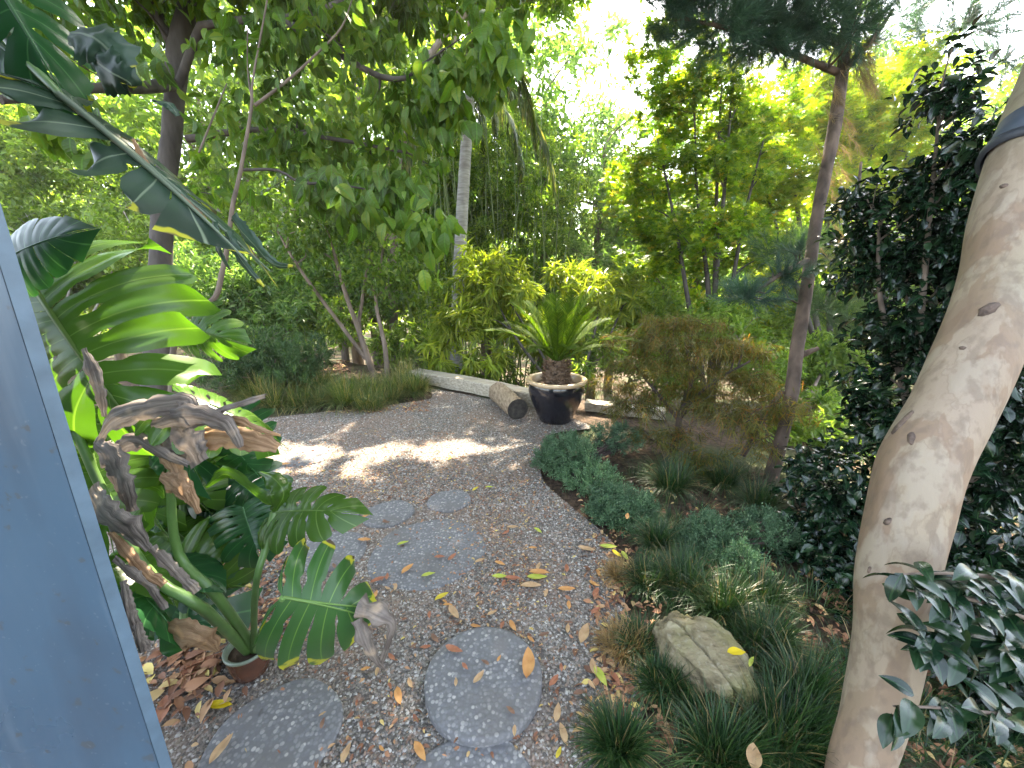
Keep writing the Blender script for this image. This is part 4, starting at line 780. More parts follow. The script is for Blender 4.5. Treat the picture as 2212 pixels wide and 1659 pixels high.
# small multi-stemmed tree beyond the sedge
make_tree('small_tree', 'small multi-stemmed tree with pale bark rising from the sedge bed', 'tree', G(815, 812),
  [([P(809, 815, 5.95), P(794, 773, 5.9), P(770, 700, 5.8), P(747, 636, 5.7), P(720, 540, 5.6)], [.05, .042, .035, .03, .02]), ([P(803, 790, 5.95), P(777, 713, 5.9), P(782, 650, 5.9), P(800, 540, 5.9)], [.04, .03, .025, .015]),
   ([P(837, 812, 5.9), P(832, 753, 5.9), P(824, 713, 5.9), P(812, 640, 5.9), P(830, 520, 5.9)], [.04, .035, .03, .025, .015]), ([P(790, 775, 5.9), P(737, 703, 5.7), P(690, 640, 5.5), P(640, 570, 5.3), P(600, 500, 5.2)], [.03, .028, .025, .02, .012])],
  blobp([(700, 480, 5.6, 110, 80, .8), (830, 600, 5.7, 95, 55, .6), (620, 470, 5.3, 70, 90, .6), (780, 460, 5.9, 120, 80, .8), (870, 560, 5.6, 70, 60, .5), (650, 590, 5.3, 45, 40, .4)]), 'small', (.085, .04), 'oval', 300, 14, .15, .7, nb=60, limb=.018, bark='bark_mid')

# shrubs on the left
def bush(label, cat, blobs, mat, name='shrub', base=None, **k):
    bl = blobp(blobs); c = np.mean([b[0] for b in bl], 0) if base is None else base; g = float(gz(c[0], c[1])); b0 = A(c[0], c[1], g); stems = []
    for b_ in bl[:4]: stems.append(([b0+A(*(R.normal(size=2)*.06), 0), (b0+b_[0])/2+A(*(R.normal(size=2)*.1), .0), b_[0]], [.03, .02, .01]))
    k.setdefault('bark', 'bark_mid'); return make_tree(name, label, cat, b0, stems, bl, mat, **k)
bush('dark mounded conifer shrub behind the sedge bed on the left', 'shrub', [(585, 785, 5.2, 105, 50, .5), (670, 765, 5.2, 50, 45, .4), (500, 800, 5.0, 70, 40, .4), (560, 740, 5.4, 70, 30, .4), (640, 800, 5.0, 60, 28, .3)], 'mound', leaf=(.06, .008), kind='blade', nclump=850, per=26, spread=.05, droop=-.3, up=.6, nb=40, limb=.012)
bush('cool green layered shrub behind the dark mounded conifer shrub', 'shrub', [(560, 640, 7, 100, 70, .8), (470, 600, 6.6, 80, 90, .8), (420, 700, 6.2, 60, 60, .6), (650, 680, 7, 70, 50, .6), (520, 700, 6.5, 90, 40, .6)], 'bluegreen', leaf=(.11, .035), nclump=420, per=22, spread=.14, droop=.3, nb=40)
bush('pale green shrub with reddish tips at the foot of the broadleaf tree', 'shrub', [(420, 520, 8, 70, 60, .8), (400, 610, 7.6, 70, 60, .7), (540, 520, 8.5, 90, 70, .9), (300, 560, 8, 60, 80, .7)], 'bright', leaf=(.09, .035), nclump=320, per=22, spread=.15, droop=.2, nb=30)
bush('bright backlit tree with pale forked trunk at the far left', 'tree', [(70, 330, 8, 100, 90, 1.2), (200, 400, 8.5, 110, 100, 1.2), (60, 470, 7.5, 80, 60, 1), (280, 480, 8, 70, 60, 1), (250, 560, 8, 80, 60, 1), (150, 230, 9, 110, 60, 1.2), (20, 220, 8, 60, 70, 1), (120, 520, 8, 90, 60, 1)], 'bright', name='pale_tree', base=P(65, 600, 8), leaf=(.12, .05), nclump=600, per=16, spread=.2, droop=.5, nb=70, limb=.04, bark='bark_pale')
bush('green understorey shrub behind the slender bench-side stems', 'shrub', [(930, 720, 6.8, 70, 60, .5), (860, 740, 7, 70, 50, .5), (720, 690, 7.2, 80, 60, .6), (980, 640, 7.4, 80, 50, .5)], 'mid', leaf=(.11, .03), kind='lance', nclump=260, per=18, spread=.12, droop=.6, nb=20)

# bright lance-leaved shrub behind the pot
bush('bright yellow-green lance-leaved shrub glowing behind the black pot', 'shrub', [(1080, 620, 6.4, 95, 50, .6), (1040, 570, 6.6, 60, 35, .4), (1300, 630, 6.5, 85, 45, .5), (1350, 650, 6.3, 45, 45, .4), (1180, 720, 6.6, 90, 40, .5), (1000, 700, 6.2, 60, 45, .5), (1060, 770, 5.9, 50, 35, .4), (940, 760, 6.1, 40, 35, .3), (1240, 600, 7, 60, 25, .4)], 'lance', base=P(1230, 830, 5.9), leaf=(.21, .036), kind='lance', nclump=300, per=20, spread=.085, droop=.7, up=.7, nb=50, limb=.035, bark='bark_dark', name='lance_leaf_shrub')

bush('low leafy undergrowth just beyond the timber beam', 'shrub', [(1000, 800, 6.6, 80, 30, .4), (1100, 810, 6.3, 80, 28, .4), (1320, 760, 5.8, 70, 40, .4), (1250, 800, 5.6, 50, 25, .3), (900, 790, 7, 60, 30, .4), (1400, 690, 6.2, 60, 60, .5), (1060, 680, 7.4, 110, 50, .5), (1250, 700, 7.2, 90, 50, .5)], 'mid', leaf=(.12, .03), kind='lance', nclump=420, per=18, spread=.10, droop=.5, up=.6, nb=30, limb=.01)
bush('ferny pale undergrowth right of the leaning pine, below the camellia', 'shrub', [(1790, 780, 5, 70, 60, .5), (1780, 900, 4.3, 80, 50, .4), (1850, 980, 3.6, 60, 40, .3), (1650, 800, 5, 60, 60, .5), (1560, 700, 5.6, 90, 50, .5), (1770, 950, 3.7, 80, 45, .35), (1850, 900, 4.0, 70, 45, .35), (1700, 960, 3.8, 60, 40, .3), (1900, 990, 3.6, 80, 50, .4)], 'bright', leaf=(.09, .03), nclump=620, per=20, spread=.10, droop=.4, nb=30, limb=.01)
make_tree('background_tree', 'added tall thin-trunked tree behind the small multi-stemmed tree, its crown above the frame shading the far gravel', 'tree', (-2.9, 9.6, float(gz(-2.9, 9.6))),  # added tree: crown placed out of view to shade the far gravel
  [([A(-2.9, 9.6, -1.5), A(-2.7, 9.7, 2.5), A(-2.0, 9.9, 5.5), A(-.8, 10.2, 7.0)], [.12, .10, .08, .05]), ([A(-2.3, 9.8, 4.5), A(-1.0, 10.2, 6.6), A(.8, 10.4, 7.3)], [.06, .05, .03])],
  [q for q in [(A(-2.6, 10.2, 7.2), A(1.3, .9, .45)), (A(-.8, 10.3, 7.35), A(1.2, .8, .4)), (A(.9, 10.4, 7.5), A(1.2, .8, .4))]], 'mid', leaf=(.16, .08), nclump=420, per=22, spread=.2, nb=60, limb=.04, group='trees beyond the terrace')
# slender palm
pb0 = P(985, 812, 7.0); pb0[2] = float(gz(pb0[0], pb0[1])); ptp = P(1016, 190, 7.05)
t = thing('palm_tree', 'slender pale ringed palm trunk with drooping fronds, beyond the timber beam', 'palm tree', pb0); mb = MB()
path = tube(mb, [pb0, P(986, 800, 7), P(990, 640, 7), P(996, 500, 7), P(1006, 330, 7.02), ptp, P(1020, 150, 7.05)], [.13, .115, .115, .108, .10, .10, .12], 16, 70, lump=.02); mb.build('trunk', M['palmbark'], t)
for k in range(17):
    ph = k*2.39996+.6; el = math.radians([70, 45, 20, 0, -10][k % 5]+R.normal()*5); L = 2.0+.5*R.random(); n = 60; s = np.linspace(0, 1, n); h = A(math.cos(ph), math.sin(ph), 0)
    top = P(1020, 150, 7.05); q = top+(h[None]*(math.cos(el)*s*(1-.25*s**2))[:, None]+A(0, 0, 1)[None]*(math.sin(el)*s-1.0*s**2.2)[:, None])*L
    fm = MB(); tube(fm, q[::4], np.linspace(.018, .004, len(q[::4])), 5, raw=True); tn = nrm(np.gradient(q, axis=0)); sd = nrm(np.cross(tn, A(0, 0, 1)+h*.3)); m_ = s > .18
    for sg in (-1, 1):
        for rep in (0, .5):
            pp = q[m_]+tn[m_]*rep*L/n; dd = sd[m_]*sg*.55+tn[m_]*.45+A(0, 0, -.75)+R.normal(size=pp.shape)*.12; ll = .5*np.sin(pi*np.clip(s[m_], .05, .97))**.6
            leaves(fm, pp, dd, sd[m_]*sg+R.normal(size=pp.shape)*.3, ll, .03, 'blade', curl=.2)
    fm.build('frond', M['palmleaf'], t)

# bamboo thicket
t = thing('bamboo_clump', 'tall dense bamboo thicket right behind the palm trunk', 'bamboo', P(1060, 700, 9.5)*A(1, 1, 0)+A(0, 0, -1.9)); bl = blobp([(960, 330, 9.5, 90, 140, 1), (1060, 420, 9.3, 110, 170, 1), (1150, 500, 9.2, 90, 130, 1), (1000, 560, 9, 120, 90, .9), (880, 480, 9.8, 80, 140, 1), (1120, 300, 10, 80, 110, 1), (1220, 420, 9.6, 70, 130, .9)]); mb = MB(); sk = []
for k in range(46):
    x0 = P(880+330*R.random(), 700, 9.6+R.normal()*.5); x0[2] = -2; tt = x0+A(R.normal()*.5, R.normal()*.4, 5.5+1.6*R.random()); p = tube(mb, [x0, (x0+tt)/2+A(R.normal()*.1, 0, 0), tt], [.022, .02, .008], 6, 10); sk += skel_of(p, [.02, .01])
mb.build('cane', M['cane'], t); C, o_ = in_blobs(bl, 900, .5); pos, d, tw = clumps(C, o_, 24, .16, .2, .7); lm = MB(); L = .15*(.6+.7*R.random(len(pos)))
leaves(lm, pos, d, A(0, 0, 1)+R.normal(size=pos.shape)*.8, L, L*.16, 'kite'); lm.build('foliage', M['bamboo'], t)

# maples
def stems(base, tops, r=.04):
    return [([base+A(R.normal()*.04, R.normal()*.04, 0), base+(q-base)*.35+A(R.normal()*.05, 0, .1), base+(q-base)*.7+A(R.normal()*.07, 0, 0), q], [r, r*.8, r*.5, r*.25]) for q in tops]
mb0 = P(1535, 860, 6.0); mb0[2] = float(gz(mb0[0], mb0[1]))
make_tree('japanese_maple', 'yellow-green star-leaved maple with thin upright stems, right of the pot', 'maple tree', mb0, stems(mb0, [P(1585, 130, 6.1), P(1500, 200, 6.3), P(1420, 300, 6.2), P(1650, 300, 6.0), P(1560, 160, 6.3)], .045),
  blobp([(1500, 210, 6.4, 120, 110, .8), (1420, 120, 6.8, 70, 80, .7), (1400, 400, 6.6, 110, 80, .8), (1560, 360, 6.4, 120, 90, .8), (1500, 520, 6.2, 130, 70, .7), (1600, 520, 6.2, 90, 60, .6), (1410, 530, 6.8, 70, 60, .6), (1580, 640, 6, 80, 40, .5), (1650, 240, 6.4, 80, 90, .6)]), 'maple_green', (.095, .095), 'star', 520, 36, .17, .15, nb=110, limb=.02, bark='bark_dark', horiz=.5)
mb1 = P(1800, 900, 7.5); mb1[2] = float(gz(mb1[0], mb1[1]))
make_tree('japanese_maple', 'bright golden-lit maple behind the pine trunk', 'maple tree', mb1, stems(mb1, [P(1700, 200, 7.5), P(1900, 200, 7.4), P(1780, 120, 7.6), P(1650, 400, 7.2), P(1960, 330, 7)], .06),
  blobp([(1690, 260, 7.4, 110, 80, .8), (1880, 260, 7.2, 120, 90, .8), (1960, 170, 7.4, 90, 60, .7), (1660, 400, 7.2, 90, 80, .8), (1820, 420, 7.4, 100, 60, .8), (1960, 400, 7, 80, 80, .7), (1700, 540, 7, 80, 60, .6), (1880, 560, 7, 80, 60, .6), (1780, 170, 7.6, 80, 50, .6)]), 'maple', (.115, .115), 'star', 520, 36, .2, .15, nb=90, limb=.025, bark='bark_dark', horiz=.5)
# laceleaf maple
lb0 = G(1460, 985)
make_tree('laceleaf_maple', 'low russet laceleaf maple with drooping feathery layers right of the black pot', 'maple tree', lb0,
  [([lb0, P(1468, 900, 3.4), P(1490, 840, 3.45), P(1500, 770, 3.5)], [.028, .024, .02, .012]), ([P(1468, 910, 3.4), P(1420, 850, 3.5), P(1370, 790, 3.7)], [.018, .014, .008]), ([P(1475, 880, 3.4), P(1550, 820, 3.3), P(1620, 780, 3.2)], [.018, .014, .008])],
  blobp([(1460, 700, 3.8, 110, 16, .35), (1600, 750, 3.4, 80, 18, .3), (1400, 735, 3.7, 110, 16, .35), (1540, 750, 3.5, 110, 18, .35), (1440, 790, 3.5, 140, 16, .4), (1610, 820, 3.25, 110, 20, .35), (1340, 830, 3.7, 80, 14, .3), (1500, 850, 3.4, 130, 18, .35), (1390, 880, 3.3, 90, 16, .25), (1590, 900, 3.05, 110, 24, .3), (1690, 880, 2.95, 60, 26, .25), (1450, 940, 3.2, 90, 20, .25), (1520, 990, 3.0, 90, 18, .2), (1630, 960, 2.95, 60, 20, .2)]), 'lace', (.08, .0045), 'blade', 620, 36, .075, .95, nb=150, limb=.009, bark='lacebark', horiz=.6, shell=.6)

# pine
pn = G(1668, 1035); t = thing('pine_tree', 'scaly-barked pine leaning right, dark needle cloud at the top edge', 'pine tree', pn); mb = MB(); sk = []
limb([(1662, 1045, 3.0), (1690, 940, 3.0), (1710, 850, 3.02), (1722, 750, 3.04), (1740, 640, 3.06), (1760, 500, 3.1), (1780, 390, 3.12), (1802, 280, 3.15), (1820, 150, 3.2), (1832, 40, 3.2), (1850, -120, 3.3)], [.052, .044, .048, .046, .043, .042, .043, .046, .042, .040, .03], 16, 60)
limb([(1604, 985, 3.1), (1648, 905, 3.05), (1690, 845, 3.03)], [.022, .022, .02], 8); limb([(1818, 160, 3.2), (1720, 120, 3.1), (1600, 70, 2.95), (1480, 40, 2.8)], [.028, .023, .018, .010], 8)
limb([(1825, 100, 3.2), (1700, 40, 3.2), (1560, -20, 3.1)], [.035, .03, .015], 8); limb([(1825, 150, 3.2), (1880, 90, 3.1), (1930, 20, 3.0)], [.03, .022, .012], 8)
limb([(1750, 560, 3.08), (1690, 590, 2.95), (1620, 640, 2.85)], [.022, .018, .01], 7); limb([(1722, 770, 3.04), (1768, 752, 3.0)], [.03, .014], 7)
def needles(lmb, centers, dirs, per, length, wdt, spread=.9):
    n = len(centers); pos = np.repeat(centers, per, 0); d = nrm(np.repeat(dirs, per, 0)+R.normal(size=(n*per, 3))*spread*.55); pos = pos+np.repeat(nrm(dirs), per, 0)*(R.random((n*per, 1))-.5)*length*1.1
    leaves(lmb, pos, d, rdir(n*per), length*(.7+.5*R.random(n*per)), wdt, 'needle')
bl = blobp([(1560, 50, 2.9, 140, 50, .32), (1740, 50, 3.0, 150, 62, .35), (1450, 10, 2.8, 70, 45, .3), (1860, 60, 3.05, 70, 60, .25), (1640, 90, 3.0, 120, 35, .3), (1650, -60, 3.0, 280, 60, .5)])
limb([(1850, -120, 3.3), (1800, -400, 4.2), (1700, -520, 5.4)], [.04, .035, .02])
C, o_ = in_blobs(bl, 900, .6); grow(mb, sk, C[:120], .012, .003, -.05); C2, o2 = in_blobs(blobp([(1615, 640, 2.85, 60, 26, .15), (1690, 595, 2.95, 62, 24, .15), (1730, 545, 3.0, 40, 20, .12)]), 55, .6); grow(mb, sk, C2[:25], .008, .003, 0)
mb.build('trunk', M['bark_pine'], t); lm = MB(); needles(lm, C, nrm(o_+A(0, 0, .3)), 90, .13, .0026); needles(lm, C2, nrm(o2+A(0, 0, .4)), 80, .12, .0026); Ch, oh = in_blobs([(A(2.4, 4.6, 5.3), A(1.3, 1.2, .35)), (A(1.2, 5.4, 5.6), A(1.0, 1.0, .3)), (A(3.4, 5.8, 5.8), A(1.2, 1.1, .35)), (A(2.2, 6.4, 6.2), A(1.2, .8, .3))], 420, .6); Ch, oh = sunny(Ch, oh); needles(lm, Ch, nrm(oh+A(0, 0, .3)), 50, .22, .008); lm.build('needles', M['pine'], t)  # the high tiers are out of view, added to cast shade
C3 = np.array([P(1815+R.normal()*22-.0*k, 150+k*10+R.normal()*10, 3.12) for k in range(40)]); lm = MB(); needles(lm, C3, np.tile(A(.5, -.2, -.8), (40, 1)), 26, .12, .0022, .6)
C4 = np.array([P(1840+R.random()*50, 40+R.random()*140, 3.1) for k in range(30)]); needles(lm, C4, np.tile(A(.5, -.2, -.9), (30, 1)), 40, .14, .0024, .6); lm.build('dry_needles', M['pinedry'], t)
# paler pine behind
pn2 = P(1900, 900, 5.5); pn2[2] = float(gz(pn2[0], pn2[1])); t = thing('pine_tree', 'smaller pale-needled pine half hidden behind the leaning pine trunk', 'pine tree', pn2); mb = MB(); sk = []
limb([(1900, 920, 5.5), (1880, 700, 5.4), (1850, 500, 5.2), (1860, 350, 5.2)], [.05, .04, .03, .015])
C, o_ = in_blobs(blobp([(1700, 540, 4.9, 90, 40, .5), (1830, 520, 5, 80, 50, .5), (1850, 700, 5.2, 90, 70, .5), (1830, 830, 5.0, 90, 60, .5), (1900, 620, 5.2, 60, 60, .4), (1780, 660, 5, 60, 40, .4)]), 320, .6); grow(mb, sk, C[:100], .02); mb.build('trunk', M['bark_pine'], t); lm = MB(); needles(lm, C, nrm(o_+A(0, 0, .5)), 60, .18, .005); lm.build('needles', M['mound'], t)
t = thing('pine_tree', 'airy pine against the sky in the upper right corner', 'pine tree', A(9.0, 7.2, -1.2)); mb = MB(); sk = []
p = tube(mb, [A(9.0, 7.2, -1.2), A(8.9, 7.1, 2), A(8.7, 7.0, 6.5)], [.16, .12, .06], 10, 16); sk += skel_of(p, [.16, .12, .06])
C, o_ = in_blobs(blobp([(2080, 60, 7, 130, 50, .8), (2170, 130, 7, 80, 60, .8), (2000, 110, 7.2, 60, 40, .6), (2120, -60, 7, 200, 70, 1), (1960, 30, 7.2, 60, 40, .5)]), 260, .7); grow(mb, sk, C[:90], .03); mb.build('trunk', M['bark_pine'], t); lm = MB(); needles(lm, C, nrm(o_+A(0, 0, .2)), 46, .26, .009); lm.build('needles', M['pine'], t)

# camellias on the right
cb = P(1990, 1200, 2.2); cb[2] = 0
make_tree('camellia_bush', 'tall glossy dark-leaved camellia filling the right side behind the smooth trunk', 'shrub', cb, stems(cb, [P(1950, 620, 2.4), P(2030, 230, 2.3), P(1830, 1050, 2.2), P(2160, 500, 2.1), P(2150, 1000, 1.8), P(1900, 440, 2.5)], .025),
  blobp([(1905, 430, 2.5, 80, 50, .3), (2030, 200, 2.3, 55, 90, .2), (2100, 360, 2.2, 100, 110, .3), (2000, 560, 2.4, 130, 110, .4), (2010, 740, 2.2, 120, 110, .4), (1985, 940, 2.1, 120, 110, .4), (1800, 1060, 2.2, 90, 60, .3), (1790, 1180, 2.1, 90, 60, .25), (2170, 560, 2.1, 110, 160, .35), (2160, 900, 1.8, 130, 180, .35), (1900, 1190, 2.0, 100, 90, .3), (1855, 860, 2.4, 40, 60, .2), (2150, 1220, 1.7, 130, 130, .3), (1830, 600, 2.6, 50, 30, .2), (1880, 520, 2.6, 60, 40, .3), (1760, 1000, 2.6, 70, 50, .25), (2130, 1060, 2.1, 130, 80, .3), (2080, 900, 2.3, 120, 80, .3)]), 'camellia', (.062, .032), 'oval', 1350, 14, .09, .35, nb=170, limb=.008, bark='twig', shell=.7, horiz=.25)
cb = P(2100, 1400, 1.75); cb[2] = 0
make_tree('camellia_bush', 'low dark camellia spreading on the soil beside the foot of the smooth trunk', 'shrub', cb, stems(cb, [P(2150, 1380, 1.5), P(1870, 1330, 1.9), P(2100, 1500, 1.45)], .015),
  blobp([(1855, 1330, 1.85, 70, 50, .2), (2160, 1400, 1.45, 110, 90, .2), (2130, 1560, 1.35, 130, 70, .2), (1840, 1240, 1.9, 60, 40, .2), (1800, 1420, 1.85, 30, 40, .1)]), 'camellia', (.06, .032), 'oval', 130, 9, .08, .2, nb=50, limb=.006, bark='twig', shell=.7)
cb = A(1.45, .55, 0); near = thing('camellia_bush', 'nearest glossy camellia sprays reaching in front of the smooth trunk at bottom right', 'shrub', cb); mb = MB(); sk = []
limb([(2420, 1900, 1.3), (2390, 1500, 1.15), (2300, 1330, 1.0), (2212, 1262, .9), (2080, 1240, .86), (1950, 1240, .84)], [.012, .010, .008, .006, .004, .002], 7, 24)
limb([(2330, 1360, 1.03), (2230, 1340, .92), (2120, 1300, .86), (1960, 1275, .84)], [.007, .005, .004, .002], 6, 16); limb([(2390, 1560, 1.15), (2300, 1560, .98), (2180, 1545, .86), (2040, 1530, .82), (1930, 1525, .8)], [.008, .006, .004, .003, .002], 6, 20)
limb([(2390, 1530, 1.15), (2250, 1450, .95), (2150, 1400, .88)], [.006, .004, .002], 6); mb.build('branch', M['twig'], near)
lv = []
for pl in ([(2212, 1262, .9), (2150, 1245, .87), (2080, 1240, .86), (2010, 1238, .85), (1950, 1240, .84)], [(2200, 1335, .9), (2120, 1300, .86), (2050, 1285, .85), (1960, 1275, .84)], [(2230, 1552, .9), (2180, 1545, .86), (2110, 1535, .84), (2040, 1530, .82), (1930, 1525, .8)], [(2220, 1440, .93), (2150, 1400, .88)], [(2200, 1380, .9), (2060, 1390, .86), (1990, 1385, .84)]):
    p = smooth_path([P(*q) for q in pl], 14)
    for q in p:
        for k in range(2): lv.append((q+R.normal(size=3)*.012, nrm(nrm(p[-1]-p[0])*.6+A(R.normal()*.35, R.normal()*.6, -.1+R.normal()*.25))))
lv = [l for l in lv if R.random() < 1]; ps = np.array([l[0] for l in lv]); dd = np.array([l[1] for l in lv]); lm = MB(); L = .052+.032*R.random(len(ps))
leaves(lm, ps, dd, A(0, -.25, 1)+R.normal(size=ps.shape)*.35, L, L*.46, 'fine', curl=.1); lm.build('foliage', M['camellia'], near)

# junipers, cushion by cushion
def juniper(label, blobs, n, mat='juniper'):
    bl = blobp(blobs); c = bl[0][0]*A(1, 1, 0); t = thing('juniper', label, 'juniper shrub', c); mb = MB(); C, o_ = in_blobs(bl, n, .35); C[:, 2] = np.maximum(C[:, 2], .02)
    for q in C[::6]: tube(mb, [c+A(0, 0, .01), (c+q)/2, q], [.008, .006, .003], 5, 5, cap=False)
    mb.build('branch', M['lacebark'], t); lm = MB(); tw = nrm(o_+A(0, -.0, .7)+R.normal(size=o_.shape)*.4); per = 46
    tt = R.random((n, per)); pos = C[:, None]+tw[:, None]*(tt[..., None])*.05+R.normal(size=(n, per, 3))*.010; d = tw[:, None]*.8+R.normal(size=(n, per, 3))*.7
    leaves(lm, pos.reshape(-1, 3), d.reshape(-1, 3), rdir(n*per), .017, .006, 'kite'); lm.build('foliage', M[mat], t); return t
juniper('larger blue-green juniper cushion where the gravel narrows before the pot', [(1225, 985, 3.1, 62, 40, .2), (1330, 945, 3.3, 60, 22, .18), (1270, 1030, 2.9, 60, 28, .18), (1180, 1000, 3.05, 28, 28, .1)], 800)
juniper('small blue-green juniper cushion with an orange leaf on it, beside the gravel edge', [(1345, 1105, 2.5, 70, 42, .18), (1310, 1080, 2.6, 35, 20, .12)], 520)
juniper('sprawling blue-green juniper behind the rock', [(1530, 1165, 2.2, 55, 42, .15), (1590, 1215, 2.05, 50, 40, .14), (1480, 1190, 2.2, 30, 30, .1), (1650, 1150, 2.2, 50, 35, .15)], 560)

# grass tufts
def tuft(label, u, v, r, h, n, mat='grass', name='grass_tuft', shared=None):
    c = G(u, v); t = MB(); a = R.random(n)*2*pi; rad = r*.35*np.sqrt(R.random(n)); p = c+np.stack([rad*np.cos(a), rad*np.sin(a), np.zeros(n)], -1)
    n = int(n*1.35); a = R.random(n)*2*pi; rad = r*(.25+.35*R.random())*np.sqrt(R.random(n)); bx = R.random()*2*pi; p = c+np.stack([rad*np.cos(a), rad*np.sin(a)*(.6+.5*R.random()), np.zeros(n)], -1); a2 = a+R.normal(size=n)*.9+.35*np.sin(bx-a); lean = .2+2.0*R.random(n)**1.2; L = h*(.75+.45*R.random())*(.45+.95*R.random(n)); K = 6; s = np.linspace(0, 1, K)
    el = np.arctan2(1., lean*.5)[:, None]-s[None]*lean[:, None]*.95; st = (L/K)[:, None]
    hx = np.cumsum(np.cos(el)*st, 1); hz = np.maximum(np.cumsum(np.sin(el)*st, 1), .004-.0*s[None]); d = np.stack([np.cos(a2), np.sin(a2)], -1); pts = np.stack([p[:, 0:1]+hx*d[:, 0:1], p[:, 1:2]+hx*d[:, 1:2], hz+c[2]], -1)
    sd = np.stack([-d[:, 1], d[:, 0], np.zeros(n)], -1)[:, None]; w_ = (.0012+.0011*R.random(n))[:, None, None]*(1-s**2*.9)[None, :, None]*(mat == 'sedge' and 1.6 or 1)
    Vv = np.stack([pts-sd*w_, pts+sd*w_], 2).reshape(n, K*2, 3); q = np.array([(2*i, 2*i+1, 2*i+3, 2*i+2) for i in range(K-1)]); lp = q[None]+(np.arange(n)*K*2)[:, None, None]
    t.addarr(Vv, lp, np.full(n*(K-1), 4)); return t, c
tufts = [(1335, 1625, .16, .17, 900, 'dark grass tuft at the bottom edge right of the nearest round stepping stone'), (1432, 1490, .13, .13, 600, 'small grass tuft at the lower left foot of the rock'), (1400, 1265, .15, .15, 700, 'grass tuft at the gravel edge above the rock'),
 (1475, 1275, .15, .16, 700, 'grass tuft touching the upper side of the rock'), (1560, 1330, .15, .17, 800, 'lush grass tuft at the upper right of the rock'), (1650, 1400, .15, .17, 800, 'grass tuft right of the yellow leaf on the rock'), (1690, 1600, .2, .2, 1100, 'wide arching grass tuft beside the foot of the smooth trunk'),
 (1560, 1650, .16, .17, 800, 'grass tuft at the bottom edge below the rock'), (1385, 1400, .12, .12, 500, 'thin grass tuft pressed against the left side of the rock'), (1420, 1185, .14, .15, 600, 'grass tuft just below the small juniper cushion'), (1500, 1530, .13, .14, 500, 'grass tuft under the lower end of the rock'),
 (1640, 1300, .16, .18, 700, 'grass tuft between the sprawling juniper and the camellia'), (1560, 1050, .22, .22, 800, 'dark grass tuft in shade under the laceleaf maple'), (1450, 1060, .18, .2, 600, 'dark grass tuft right of the larger juniper cushion'), (1640, 1100, .2, .22, 600, 'shaded grass tuft at the foot of the leaning pine'), (1735, 1520, .15, .2, 500, 'grass tuft touching the left side of the smooth trunk')]
for u, v, r, h, n, lab in tufts:
    mbt, c = tuft(lab, u, v, r, h, n); o = mbt.build('grass_tuft', M['grass'], at=c); tag(o, lab, 'grass tuft', 'mondo grass tufts in the right-hand bed')
for u, v, r, h, n, lab in [(1345, 1400, .12, .11, 420, 'dry straw-coloured grass tuft spilling on the gravel left of the rock'), (1335, 1250, .09, .09, 260, 'little dry grass tuft at the gravel edge below the small juniper')]:
    mbt, c = tuft(lab, u, v, r, h, n); o = mbt.build('grass_tuft', M['grassdry'], at=c); tag(o, lab, 'grass tuft', 'dry grass tufts along the gravel')
big = MB()
for k in range(70):
    u = 500+425*R.random(); v = 825+58*R.random()-(0 if u < 860 else 14); mbt, c = tuft('', u, v, .12+.3*R.random(), .13+.30*R.random()**1.5, 240, 'sedge')
    big.addarr(mbt.v[0]-A(0, 0, .03), mbt.ls[0], mbt.lt[0])
tag(big.build('sedge_bed', M['sedge']), 'arching green and straw sedge covering the left bed beyond the gravel', 'grass', kind='stuff')
gcv = MB()
for k in range(210):
    u = 1300+900*R.random(); v = 1000+650*R.random(); 
    if u < 1440 and v > 1150: continue
    mbt, c = tuft('', u, v, .2, .10, 60); gcv.addarr(mbt.v[0], mbt.ls[0], mbt.lt[0])
tag(gcv.build('ground_cover', M['grass']), 'sparse low grass blades between the tufts of the right-hand bed', 'ground cover', kind='stuff')

# rock
rc = (G(1425, 1420)+G(1600, 1500))/2; bm = bmesh.new(); bmesh.ops.create_icosphere(bm, subdivisions=6, radius=1.0); V = np.array([v.co[:] for v in bm.verts]); Fs = [[v.index for v in f.verts] for f in bm.faces]; bm.free()
e1 = nrm(G(1580, 1500)-G(1430, 1380)); e2 = A(-e1[1], e1[0], 0); Vn = np.sign(V)*np.abs(V)**.8
rk = 1+.30*vnoise(V*1.5+5, 1)[:, None]+.14*vnoise(V*A(2, 7, 5)+2, 2)[:, None]+.05*vnoise(V*14, 3)[:, None]-.22*np.abs(vnoise(V*2.6+9, 12))[:, None]+.03*vnoise(V*A(12, 30, 24), 13)[:, None]
crack = -.14*np.exp(-((V[:, 1]+.28+.12*np.sin(V[:, 0]*3))/.05)**2)*(V[:, 2] > -.3); Vn = Vn*rk*(1+crack[:, None])
Vw = rc+e1*Vn[:, :1]*.185+e2*Vn[:, 1:2]*.12+A(0, 0, 1)*(Vn[:, 2:]*.14+.055-.03*Vn[:, :1]); mb = MB(); mb.addarr(Vw, np.array(Fs), np.full(len(Fs), 3)); o = mb.build('rock', M['rock'], at=rc); tag(o, 'mossy tan rock with a long crack sitting among the grass tufts', 'rock')

